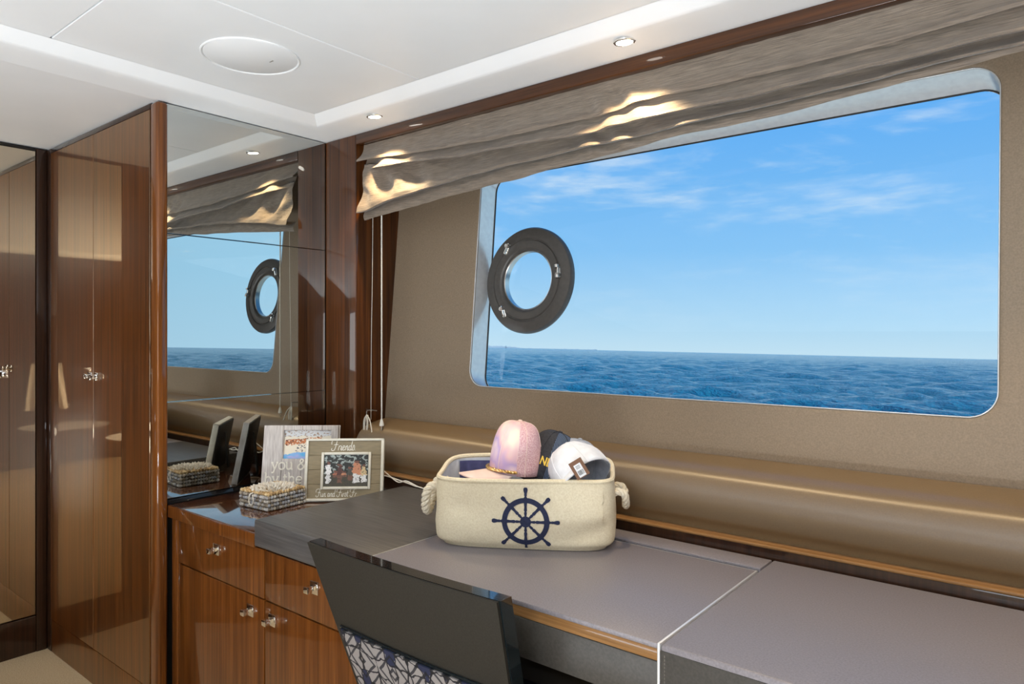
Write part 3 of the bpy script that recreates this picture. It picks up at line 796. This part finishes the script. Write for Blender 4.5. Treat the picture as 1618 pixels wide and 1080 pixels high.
# ------------------------------------------------------------------ caps
RV = Vector((math.cos(math.radians(38.97)), math.sin(math.radians(38.97)), 0)); FV = Vector((-RV.y, RV.x, 0)); UV = Vector((0, 0, 1))
def cap_matrix(base, fwd, up):
    f = RV*fwd[0]+FV*fwd[1]+UV*fwd[2]; u = RV*up[0]+FV*up[1]+UV*up[2]
    u.normalize(); f = (f-u*f.dot(u)).normalized(); x = f.cross(u)
    M = Matrix((x, f, u)).transposed().to_4x4(); M.translation = base; return M
def scr(u, v, depth): return Vector((0, 0, H))+FV*depth+RV*(u-809)/1104*depth+UV*(526-v)/1104*depth
def crown_pt(a, t, hx=.078, hy=.095, hz=.115, square=2.6, dent_=0):
    # a=0 at the front (+y); t: 0 rim .. 1 top
    th = t*PI/2
    r = math.cos(th)**(2/square); z = hz*math.sin(th)**(2/2.2)
    front = max(0, math.cos(a))
    z += .012*front*t*(1-t)*4*.5
    x = hx*math.sin(a)*r; y = hy*math.cos(a)*r*(1+.03*front)
    if dent_:
        k = dent_*nse(x*18, z*16+y*14, 1); x += k*x/.08; y += k*y/.09; z += k*t*.7
    return Vector((x, y, z))
def make_cap(name, label, M, mats, brim=True, dent_=.006, size=(.078, .095, .115), vis=(.072, .030), inner=None, side=68):
    root = empty(name, (0, 0, 0)); root.matrix_world = M; tag(root, label, 'cap', 'caps piled in the canvas basket')
    bm = nb(); n = 56; m_ = 20
    V = [[bm.verts.new(crown_pt(2*PI*i/n, j/m_ if j < m_ else .995, *size, dent_=dent_)) for j in range(m_+1)] for i in range(n)]
    for i in range(n):
        for j in range(m_):
            f = bm.faces.new((V[i][j], V[i][j+1], V[(i+1) % n][j+1], V[(i+1) % n][j]))
            a = 2*PI*(i+.5)/n; a = min(a, 2*PI-a)
            f.material_index = 1 if a > math.radians(side) else 0
    bm.faces.new([V[i][m_] for i in range(n)][::-1])
    o = obj('crown', bm, mats[:2], root, local=True, angle=180)
    s = o.modifiers.new('s', 'SOLIDIFY'); s.thickness = .0022; s.offset = -1
    if inner:
        bm = nb(); V = [[bm.verts.new(crown_pt(2*PI*i/n, j/m_ if j < m_ else .995, *[q-.0035 for q in size], dent_=dent_)) for j in range(m_+1)] for i in range(n)]
        for i in range(n):
            for j in range(m_): bm.faces.new((V[i][j], V[(i+1) % n][j], V[(i+1) % n][j+1], V[i][j+1]))
        obj('inner_lining', bm, inner, root, local=True, angle=180)
    # visor
    bm = nb(); L_, drop = vis
    def vf(u, v):
        a = math.radians(-62+124*u); x0, y0 = size[0]*1.0*math.sin(a), size[1]*1.01*math.cos(a)
        ext = L_*math.cos(math.radians(-88+176*u))**.55
        x = x0*(1+.10*v*math.cos(a)); y = y0+ext*v
        z = .004-.012*v-drop*(x/size[0])**2*(.35+.65*v)
        return Vector((x, y, z))
    grid(bm, vf, 33, 12)
    o = obj('visor', bm, mats[2], root, local=True, angle=60); s = o.modifiers.new('s', 'SOLIDIFY'); s.thickness = .0035; s.offset = 0
    # seams, sweatband and button
    bm = nb()
    for k in range(6):
        a = PI/6+k*PI/3; tube(bm, [crown_pt(a, t/14*.985, *size, dent_=dent_)*1.004 for t in range(15)], .0010, 5)
    obj('seam', bm, mats[3], root, local=True)
    bm = nb(); lathe(bm, [(0, .004), (.004, .0035), (.0065, .001), (.0065, -.002)], Matrix.Translation((0, 0, size[2]+.001)), 14); obj('button', bm, mats[3], root, local=True)
    return root
def bl_pink(t, b):
    nn, l = mnodes(t)
    a = texnoise(t, 16, 2, (1, 1, .6)); c = mramp(t, a, [(.30, (.85, .77, .60)), (.45, (.80, .50, .50)), (.56, (.52, .36, .60)), (.70, (.86, .66, .66))])
    l(c, b.inputs['Base Color'])
pink = mat('cap_pink_tie_dye', (.8, .6, .6), .8, build=bl_pink)
pinkmesh = noisy('cap_pink_mesh', (.62, .30, .32), (.84, .60, .60), 400, .85, .8, (1, 1, 1), 1, .002)
pinkvis = noisy('cap_pink_visor', (.80, .56, .48), (.86, .68, .60), 20, .7, .1)
gold = mat('gold_braid', (.75, .52, .22), .3, metal=1)
def bl_mesh(t, b):
    nn, l = mnodes(t); tcn = nn('ShaderNodeTexCoord'); wv = nn('ShaderNodeTexWave'); wv.inputs['Scale'].default_value = 110; wv.inputs['Distortion'].default_value = .6
    wv.bands_direction = 'Y'; l(tcn.outputs['Object'], wv.inputs[0]); l(mramp(t, wv.outputs[0], [(.45, (.008, .012, .025)), (.8, (.16, .22, .33))]), b.inputs['Base Color']); bump(t, b, wv.outputs[0], .8, .002)
meshnavy = mat('cap_navy_mesh', (.05, .07, .12), .5, build=bl_mesh)
navycap = noisy('cap_black', (.012, .012, .016), (.03, .03, .036), 200, .8, .4)
greycap = noisy('cap_grey', (.33, .35, .40), (.46, .48, .53), 60, .85, .3)
whitecap = noisy('cap_white', (.76, .76, .78), (.86, .86, .88), 60, .85, .2)
cap1 = make_cap('baseball_cap', 'pale pink tie-dye cap with gold braid on top of the basket pile', cap_matrix(scr(814, 746, 1.81), (-.93, -.36, .0), (.10, .04, 1)), [pink, pinkmesh, pinkvis, pinkvis], size=(.066, .068, .132, 3.3), vis=(.082, .020))
bm = nb()
P = []
for i in range(60):
    a = math.radians(-72+144*i/59); p = crown_pt(a, .015, .0665, .0685, .132, 3.3); p.x *= 1.05; p.y *= 1.05; p.z = .010; P.append(p)
twisted(bm, P, .0042, 2, .016, 6); obj('braid', bm, gold, cap1, local=True)
cap2 = make_cap('baseball_cap', 'navy mesh cap with yellow lettering, right of the pink cap', cap_matrix(scr(862, 758, 1.845), (-.90, -.42, -.25), (.30, .10, .92)), [navycap, meshnavy, navycap, navycap], size=(.078, .074, .130), dent_=.004, vis=(.012, .010), side=52)
cap3 = make_cap('baseball_cap', 'grey cap wedged behind the white cap in the basket', cap_matrix(scr(905, 765, 1.84), (-.75, -.7, -.2), (.16, .10, .90)), [greycap, greycap, greycap, greycap], size=(.066, .074, .118), dent_=.008, vis=(.012, .010))
cap4 = make_cap('baseball_cap', 'white cap with a brown price tag at the right end of the pile', cap_matrix(scr(925, 758, 1.745), (-.6, -.55, -.5), (-.48, .64, .60)), [whitecap, whitecap, whitecap, whitecap], size=(.076, .076, .104), dent_=.005, vis=(.012, .004), inner=greycap)
def text_mesh(s, size, bold=0, shear=0, spacing=1.0):
    cu = bpy.data.curves.new('t', 'FONT'); cu.body = s; cu.size = size; cu.offset = bold; cu.shear = shear; cu.space_character = spacing; cu.resolution_u = 4
    o = bpy.data.objects.new('t', cu); C.objects.link(o)
    bpy.context.view_layer.update()
    me = bpy.data.meshes.new_from_object(o.evaluated_get(bpy.context.evaluated_depsgraph_get()))
    bm = nb(); bm.from_mesh(me); bpy.data.objects.remove(o); bpy.data.curves.remove(cu); bpy.data.meshes.remove(me)
    return bm
def text_on_cap(s, size, a0, z0, cap, m, sz, bold=.0003):
    bm = text_mesh(s, size, bold)
    bmesh.ops.triangulate(bm, faces=bm.faces)
    bmesh.ops.subdivide_edges(bm, edges=bm.edges, cuts=1)
    for v in bm.verts:
        x, y = v.co.x, v.co.y; a = a0-x/.085; t = (z0+y)/sz[2]
        p = crown_pt(a, max(.02, t*.72), *sz, dent_=.0); r = 1.035; v.co = Vector((p.x*r, p.y*r, p.z))
    return obj('lettering', bm, m, cap, local=True, smooth=False)
yel = mat('yellow_thread', (.78, .52, .05), .6); blackt = mat('black_thread', (.01, .01, .012), .7)
text_on_cap('NE', .026, math.radians(-36), .03, cap2, yel, (.078, .074, .130), .0006)
text_on_cap('CH', .020, math.radians(14), .028, cap4, blackt, (.076, .076, .104))
# swing tag on the white cap
tg = tag(empty('price_tag', scr(915, 740, 1.665)), 'brown card price tag with white barcode sticker hanging from the white cap', 'tag')
tg.rotation_euler = (math.radians(78), math.radians(-32), math.radians(34))
kraft = mat('kraft_card', (.20, .10, .055), .8); paper = mat('paper', (.8, .8, .8), .8); ink = mat('ink', (.02, .02, .02), .8)
obj('card', bx(-.017, .017, -.022, .022, -.0006, .0006, .0003, 1), kraft, tg, local=True)
obj('sticker', bx(-.009, .009, -.020, .012, .0006, .0010), paper, tg, local=True)
bm = nb(); xx = -.007; rr = random.Random(5)
while xx < .0065: w_ = rr.choice((.0004, .0008, .0012)); box(bm, xx, xx+w_, -.015, -.004, .0010, .0012); xx += w_+rr.choice((.0005, .0009))
for k in range(3): box(bm, -.006, .005, .001+k*.003, .002+k*.003, .0010, .0012)
obj('barcode', bm, ink, tg, local=True)

# ------------------------------------------------------------------ picture frames
def vcol_photo(name, w_, h_, nx, ny, f, par, z):
    bm = nb(); cl_ = bm.loops.layers.color.new('photo')
    V = [[bm.verts.new((w_*(i/nx-.5), h_*(j/ny-.5), z)) for j in range(ny+1)] for i in range(nx+1)]
    for i in range(nx):
        for j in range(ny):
            fc = bm.faces.new((V[i][j], V[i+1][j], V[i+1][j+1], V[i][j+1])); c = f((i+.5)/nx, (j+.5)/ny)
            for lp in fc.loops: lp[cl_] = (*[max(0, min(1, q)) for q in c], 1)
    return bm
def bl_photo(t, b):
    nn, l = mnodes(t); a = nn('ShaderNodeVertexColor'); a.layer_name = 'photo'; l(a.outputs[0], b.inputs['Base Color'])
photo_m = mat('photo_print', (.5, .5, .5), .5, build=bl_photo)
def beach(u, v):
    u += .04*noise.noise(Vector((u*14, v*14, 31))); v += .05*noise.noise(Vector((u*12, v*12, 37)))
    n = noise.noise(Vector((u*9, v*9, 2))); n2 = noise.noise(Vector((u*26, v*22, 5)))
    c = (.86, .82, .74)
    if v > .78: c = (.80, .80, .80) if n2 < .22 else (.60, .50, .42)
    elif v < .13+.10*math.sin(u*4) and u < .5: c = (.50+.3*n, .66, .86)
    elif abs(v-.62-.12*(u-.4)) < .10 and .02 < u < .80 and n2 > -.25: c = (.72, .42, .22) if n2 < .2 else (.20, .10, .08)
    elif v < .5 and n2 > .22 and u > .25: c = (.30, .28, .30)
    return c
PEOPLE = [(.10, .70, .055, (.92, .92, .92), .10), (.27, .42, .06, (.70, .42, .30), .30), (.36, .66, .05, (.30, .14, .10), .10), (.45, .42, .06, (.75, .50, .36), .30), (.58, .55, .05, (.25, .25, .22), .2), (.74, .74, .085, (.78, .52, .38), .12), (.90, .62, .06, (.80, .70, .52), .12)]
def group(u, v):
    u += .05*noise.noise(Vector((u*12, v*12, 31))); v += .05*noise.noise(Vector((u*12, v*12, 37)))
    n2 = noise.noise(Vector((u*11, v*11, 8)))+.3*noise.noise(Vector((u*30, v*30, 9))); n = noise.noise(Vector((u*38, v*30, 3)))
    c = (.06, .09, .05) if n2 < .12 else (.62, .66, .64)
    if v < .36: c = (.22+.12*n, .20+.12*n, .12)
    for px, ph_, pw, col, b0 in PEOPLE:
        if (u-px)**2*2.0+(v-ph_-.05)**2 < .0035: c = (.45, .27, .20) if v < ph_+.07 else (.05, .04, .03)
        elif abs(u-px) < pw*(1.15-.5*abs((v-b0)/(ph_-b0)-.55)) and b0 < v < ph_: c = col if v > b0+(ph_-b0)*.45 else ((.85, .85, .85) if px > .6 or px < .2 else (.42, .27, .20))
    if n > .32: c = tuple(q*.6 for q in c)
    return c
def script_strokes():
    return {
     'F': (.62, [[(.02, .55), (.0, .75), (.14, .95), (.40, .98), (.72, .92), (.86, 1.0)], [(.52, .95), (.42, .5), (.28, .06), (.10, -.03), (-.02, .08), (.05, .2)], [(.22, .50), (.42, .56), (.62, .52)]]),
     'r': (.25, [[(.0, .0), (.10, .42)], [(.07, .28), (.16, .42), (.26, .40)]]),
     'i': (.16, [[(.0, .05), (.08, .42), (.04, .06), (.08, .0), (.16, .08)], [(.12, .56), (.125, .58)]]),
     'e': (.26, [[(.03, .20), (.18, .28), (.20, .40), (.10, .42), (.02, .2), (.08, .0), (.24, .09)]]),
     'n': (.34, [[(.0, .0), (.09, .42)], [(.05, .25), (.16, .42), (.24, .38), (.19, .08), (.24, .0), (.33, .09)]]),
     'd': (.32, [[(.20, .38), (.08, .42), (.0, .18), (.05, .0), (.16, .06), (.23, .34)], [(.34, .95), (.22, .30), (.20, .03), (.31, .07)]]),
     's': (.26, [[(-.02, .0), (.14, .50), (.21, .28), (.17, .04), (.02, .0)]]),
     'u': (.34, [[(.0, .42), (-.02, .1), (.06, .0), (.18, .12), (.24, .42)], [(.24, .42), (.20, .08), (.25, .0), (.34, .09)]]),
     'a': (.32, [[(.20, .38), (.08, .42), (.0, .18), (.05, .0), (.16, .08), (.24, .42)], [(.24, .42), (.20, .06), (.31, .08)]]),
     't': (.22, [[(.14, .75), (.06, .12), (.10, .0), (.20, .08)], [(.0, .48), (.22, .50)]]),
     '.': (.14, [[(.02, .0), (.04, .03)]]), ' ': (.2, [])}
def serif_strokes():
    return {
     'y': (.50, [[(.05, .48), (.24, .02)], [(.42, .48), (.24, .02), (.14, -.20), (.02, -.20)], [(-.02, .49), (.13, .49)], [(.34, .49), (.49, .49)]]),
     'o': (.52, [[(.24, .49), (.08, .42), (.03, .24), (.09, .06), (.24, .0), (.39, .06), (.45, .24), (.39, .42), (.24, .49)]]),
     'u': (.56, [[(.08, .48), (.08, .14), (.16, .01), (.30, .03), (.40, .14)], [(.40, .49), (.40, .0)], [(.0, .49), (.10, .49)], [(.32, .49), (.40, .49)], [(.40, .005), (.50, .005)]]),
     '&': (.74, [[(.62, .02), (.26, .46), (.20, .60), (.28, .72), (.40, .66), (.40, .54), (.16, .34), (.06, .16), (.18, .0), (.38, .04), (.54, .30), (.60, .34)]]),
     'm': (.80, [[(.08, .48), (.08, .0)], [(.08, .34), (.20, .48), (.30, .46), (.34, .34), (.34, .0)], [(.34, .34), (.46, .48), (.56, .46), (.60, .34), (.60, .0)], [(.0, .005), (.16, .005)], [(.26, .005), (.42, .005)], [(.52, .005), (.70, .005)], [(.0, .485), (.08, .485)]]),
     'e': (.46, [[(.05, .27), (.38, .27), (.36, .42), (.22, .49), (.08, .42), (.03, .24), (.09, .06), (.23, .0), (.38, .08)]]),
     'b': (.54, [[(.08, .76), (.08, .0)], [(.08, .36), (.20, .48), (.36, .46), (.45, .26), (.38, .05), (.22, .0), (.08, .1)], [(.0, .76), (.08, .76)]]),
     't': (.36, [[(.14, .66), (.14, .10), (.20, .01), (.32, .05)], [(.02, .47), (.30, .47)]]),
     'h': (.58, [[(.08, .76), (.08, .0)], [(.08, .34), (.20, .48), (.34, .47), (.40, .34), (.40, .0)], [(.0, .76), (.08, .76)], [(.0, .005), (.17, .005)], [(.32, .005), (.50, .005)]]),
     's': (.40, [[(.31, .38), (.24, .48), (.10, .46), (.05, .36), (.12, .28), (.26, .22), (.32, .12), (.24, .01), (.10, .01), (.03, .12)]]),
     'a': (.48, [[(.06, .38), (.14, .48), (.28, .48), (.34, .38), (.34, .08), (.42, .01)], [(.34, .28), (.14, .24), (.04, .12), (.10, .0), (.24, .02), (.34, .12)]]),
     ' ': (.26, [])}
def strokes(txt, table, x, y, size, r, z, par, m, name='lettering'):
    bm = nb()
    for chh in txt:
        adv, ss = table[chh]
        for s in ss:
            P = [Vector((x+a*size, y+b*size, z)) for a, b in s]
            if len(P) > 2: P = catmull(P, 5)
            tube(bm, P, r, 6)
        x += adv*size
    for v in bm.verts: v.co.z = z+(v.co.z-z)*.35
    return obj(name, bm, m, par, local=True)
cream_f = noisy('frame_cream', (.60, .57, .48), (.68, .65, .56), 60, .5, .1); greige = noisy('frame_wood_greige', (.20, .155, .085), (.26, .205, .115), 30, .6, .15, (1, 8, 1))
ltxt = mat('letter_cream', (.78, .75, .66), .6); washed = noisy('frame_whitewash', (.40, .36, .34), (.60, .56, .53), 40, .7, .3, (7, .5, 1), 5)
wash_edge = mat('frame_edge', (.62, .60, .56), .6)
def frame_root(loc, yaw, lean, label):
    r = empty('picture_frame', loc, (PI/2-lean, 0, yaw)); tag(r, label, 'picture frame', 'photo frames on the walnut cabinet'); return r
zcab = zc0+.0008
# local axes: x right, y up the frame, z towards the viewer
LEAN = math.radians(11)
fa = frame_root(Vector((-1.9285, 1.478, zcab+.003)), math.radians(41), LEAN, 'greige picture frame with the word Friends, in front of the whitewashed one')
FW, FH = .266, .208
bm = nb()
for a in ((-FW/2, -FW/2+.010, 0, FH), (FW/2-.010, FW/2, 0, FH), (-FW/2, FW/2, 0, .008), (-FW/2, FW/2, FH-.008, FH)): box(bm, a[0], a[1], a[2], a[3], -.012, .010, .002)
obj('outer_frame', bm, cream_f, fa, local=True)
bm = nb()
for k in range(4): box(bm, -FW/2+.009, FW/2-.009, .008+k*.048, .008+(k+1)*.048-.0006, -.008, .004, .0006, 1)
obj('mount_board', bm, greige, fa, local=True)
cx, cy, pw, phh = .006, .100, .150, .106
bm = nb()
for a in ((cx-pw/2-.009, cx-pw/2, cy-phh/2-.009, cy+phh/2+.009), (cx+pw/2, cx+pw/2+.009, cy-phh/2-.009, cy+phh/2+.009), (cx-pw/2, cx+pw/2, cy-phh/2-.009, cy-phh/2), (cx-pw/2, cx+pw/2, cy+phh/2, cy+phh/2+.009)): box(bm, *a, .004, .011, .002)
obj('inner_frame', bm, cream_f, fa, local=True)
bm = vcol_photo('p', pw, phh, 120, 86, group, fa, .0055); bmesh.ops.translate(bm, verts=bm.verts, vec=(cx, cy, 0)); obj('photo', bm, photo_m, fa, local=True, smooth=False)
T = script_strokes()
strokes('Friends.', T, -.046, .168, .036, .0011, .005, fa, ltxt)
strokes('Fun and First Fr', T, -.092, .014, .026, .0008, .005, fa, ltxt)
blackwood = mat('easel_black', (.012, .014, .016), .5)
def easel(par, h_, w_):
    bm = nb(); box(bm, -w_, w_, .004, h_, -.016, -.013, .001)
    obj('backing', bm, blackwood, par, local=True)
    bm = nb()
    dz = math.tan(math.radians(24))
    vs = []
    for x in (-.022, .022):
        for (yy, zz) in ((h_*.80, -.016), (h_*.80, -.020), (.020, -.020-h_*.20), (.020, -.015-h_*.20)): vs.append(bm.verts.new((x*(1 if yy < .05 else .6), yy, zz)))
    a, b = vs[:4], vs[4:]
    bm.faces.new(a); bm.faces.new(b[::-1])
    for i in range(4): bm.faces.new((a[i], b[i], b[(i+1) % 4], a[(i+1) % 4]))
    bmesh.ops.recalc_face_normals(bm, faces=bm.faces)
    obj('easel_leg', bm, blackwood, par, local=True)
easel(fa, FH-.006, FW/2-.004)
fb = frame_root(Vector((-2.163, 1.462, zcab+.003)), math.radians(40), LEAN, 'whitewashed plank picture frame lettered you & me by the sea, beside the mirror')
GW, GH = .268, .236
bm = nb()
for k in range(4):
    x0 = -GW/2+GW*(0, .26, .52, .78)[k]; x1 = -GW/2+GW*(.26, .52, .78, 1)[k]-.0012
    if x1 > -.062 and x0 < .108:
        box(bm, x0, x1, .001, .116, -.010, .008, .0010, 1); box(bm, x0, x1, .2175, GH-.001, -.010, .008, .0010, 1)
        if x0 < -.062: box(bm, x0, -.062, .1155, .218, -.010, .008, .0005, 1)
        if x1 > .108: box(bm, .108, x1, .1155, .218, -.010, .008, .0005, 1)
    else: box(bm, x0, x1, .001, GH-.001, -.010, .008, .0010, 1)
obj('plank_face', bm, washed, fb, local=True)
obj('edge', bx(-GW/2-.002, GW/2+.002, 0, GH, -.013, -.0101, .001), wash_edge, fb, local=True)
bm = vcol_photo('p', .170, .1025, 120, 74, beach, fb, -.002); bmesh.ops.translate(bm, verts=bm.verts, vec=(.023, .1668, 0)); obj('photo', bm, photo_m, fb, local=True, smooth=False)
S = serif_strokes()
strokes('you & me', S, -.100, .078, .050, .0028, .0085, fb, ltxt)
strokes('by the sea', S, -.122, .028, .050, .0028, .0085, fb, ltxt)
easel(fb, GH-.006, GW/2-.004)

# ------------------------------------------------------------------ beaded shell box
sb = tag(empty('shell_box', (-2.082, 1.308, zcab), (0, 0, math.radians(4))), 'square trinket box covered in beads with white shell fringe on its lid', 'box')
bw, bd, bh = .152, .148, .052
inn = noisy('box_core', (.10, .07, .04), (.16, .12, .07), 80, .8)
obj('body', bx(-bw/2+.006, bw/2-.006, -bd/2+.006, bd/2-.006, 0, bh-.008, .002), inn, sb, local=True)
def bl_bead(t, b):
    nn, l = mnodes(t); g_ = nn('ShaderNodeNewGeometry'); l(mramp(t, g_.outputs['Random Per Island'], [(0, (.11, .085, .065)), (.4, (.32, .27, .20)), (.75, (.28, .29, .32)), (1, (.55, .50, .42))]), b.inputs['Base Color'])
bead_m = mat('shell_beads', (.4, .3, .2), .35, build=bl_bead)
def bl_bead2(t, b):
    nn, l = mnodes(t); g_ = nn('ShaderNodeNewGeometry'); l(mramp(t, g_.outputs['Random Per Island'], [(0, (.22, .13, .05)), (.5, (.45, .29, .12)), (1, (.60, .45, .24))]), b.inputs['Base Color'])
bead2_m = mat('golden_beads', (.5, .3, .15), .35, build=bl_bead2)
rr = random.Random(11)
def bead(bm, x, y, z, r, sz=1.):
    res = bmesh.ops.create_icosphere(bm, subdivisions=1, radius=r); M = Matrix.Rotation(rr.random()*3, 3, 'Z') @ Matrix.Rotation(rr.random()*3, 3, 'X')
    for v in res['verts']: q = M @ v.co; v.co = Vector((x+q.x, y+q.y, z+q.z*sz))
bm = nb(); nb_ = 14
for row in range(4):
    z = .0068+row*.0122
    for k in range(nb_):
        t = -.5+(k+.5)/nb_
        for x, y in ((t*bw, -bd/2+.002), (t*bw, bd/2-.002), (-bw/2+.002, t*bd), (bw/2-.002, t*bd)): bead(bm, x, y, z, .0066)
obj('beading', bm, bead_m, sb, local=True)
bm = nb()
for i in range(14):
    for j in range(14):
        x, y = (-.5+(i+.5)/14)*bw, (-.5+(j+.5)/14)*bd
        if max(abs(x)/bw, abs(y)/bd) > .22: bead(bm, x, y, bh+.001, .0062)
obj('lid', bm, bead2_m, sb, local=True)
bm = nb()
for k in range(330):
    a = rr.random()*2*PI; q = rr.random()**.5; x, y = .056*q*math.cos(a)*1.15, .056*q*math.sin(a)*1.15
    d_ = Vector((math.cos(a)*q+rr.uniform(-.5, .5), math.sin(a)*q+rr.uniform(-.5, .5), .75)).normalized()*rr.uniform(.012, .019)
    b0 = Vector((x, y, bh+.001)); tube(bm, [b0, b0+d_*.6, b0+d_], [.0024, .0027, .0007], 5)
shellw = noisy('white_shell', (.62, .56, .46), (.84, .80, .72), 60, .4, .0)
obj('shell_fringe', bm, shellw, sb, local=True)
bm = nb(); tube(bm, catmull([(.0, -bd/2-.001, .052), (-.008, -bd/2-.008, .046), (-.012, -bd/2-.008, .022), (.0, -bd/2-.009, .014), (.010, -bd/2-.008, .026), (.004, -bd/2-.006, .047)], 6), .0017, 6)
obj('loop', bm, shellw, sb, local=True)

# ------------------------------------------------------------------ loose white cable behind the frames
bm = nb()
tube(bm, catmull([(-2.02, 1.655, zcab+.07), (-1.98, 1.655, zcab+.055), (-1.92, 1.656, zcab+.060), (-1.86, 1.655, zcab+.055), (-1.80, 1.655, zd+.010), (-1.765, 1.658, zd+.004), (-1.74, 1.660, zd+.003)], 8), .0024, 6)
tube(bm, catmull([(-2.02, 1.655, zcab+.07), (-1.97, 1.64, zcab+.10), (-1.92, 1.64, zcab+.085), (-1.84, 1.64, zcab+.052), (-1.80, 1.645, zd+.020), (-1.74, 1.650, zd+.006), (-1.70, 1.658, zd+.003)], 8), .0020, 6)
cbl = obj('cable', bm, white_m); tag(cbl, 'loose white cable trailing from behind the frames onto the desk', 'cable')

# ------------------------------------------------------------------ far end of the cabin (seen only in reflections)
tw = noisy('towel_terry', (.66, .62, .56), (.78, .75, .70), 200, .95, .6, bdist=.003)
bm = nb()
def towf(u, v):
    y = -.38+.26*(u-.5)*(1+.5*v); return Vector((XE-.03+.014*math.sin(u*22+v*2)*(.4+v), y, 1.02-.46*v))
grid(bm, towf, 30, 16)
to = obj('towel', bm, tw); s = to.modifiers.new('s', 'SOLIDIFY'); s.thickness = .006
tag(to, 'white towel hanging on the far wood wall', 'towel')
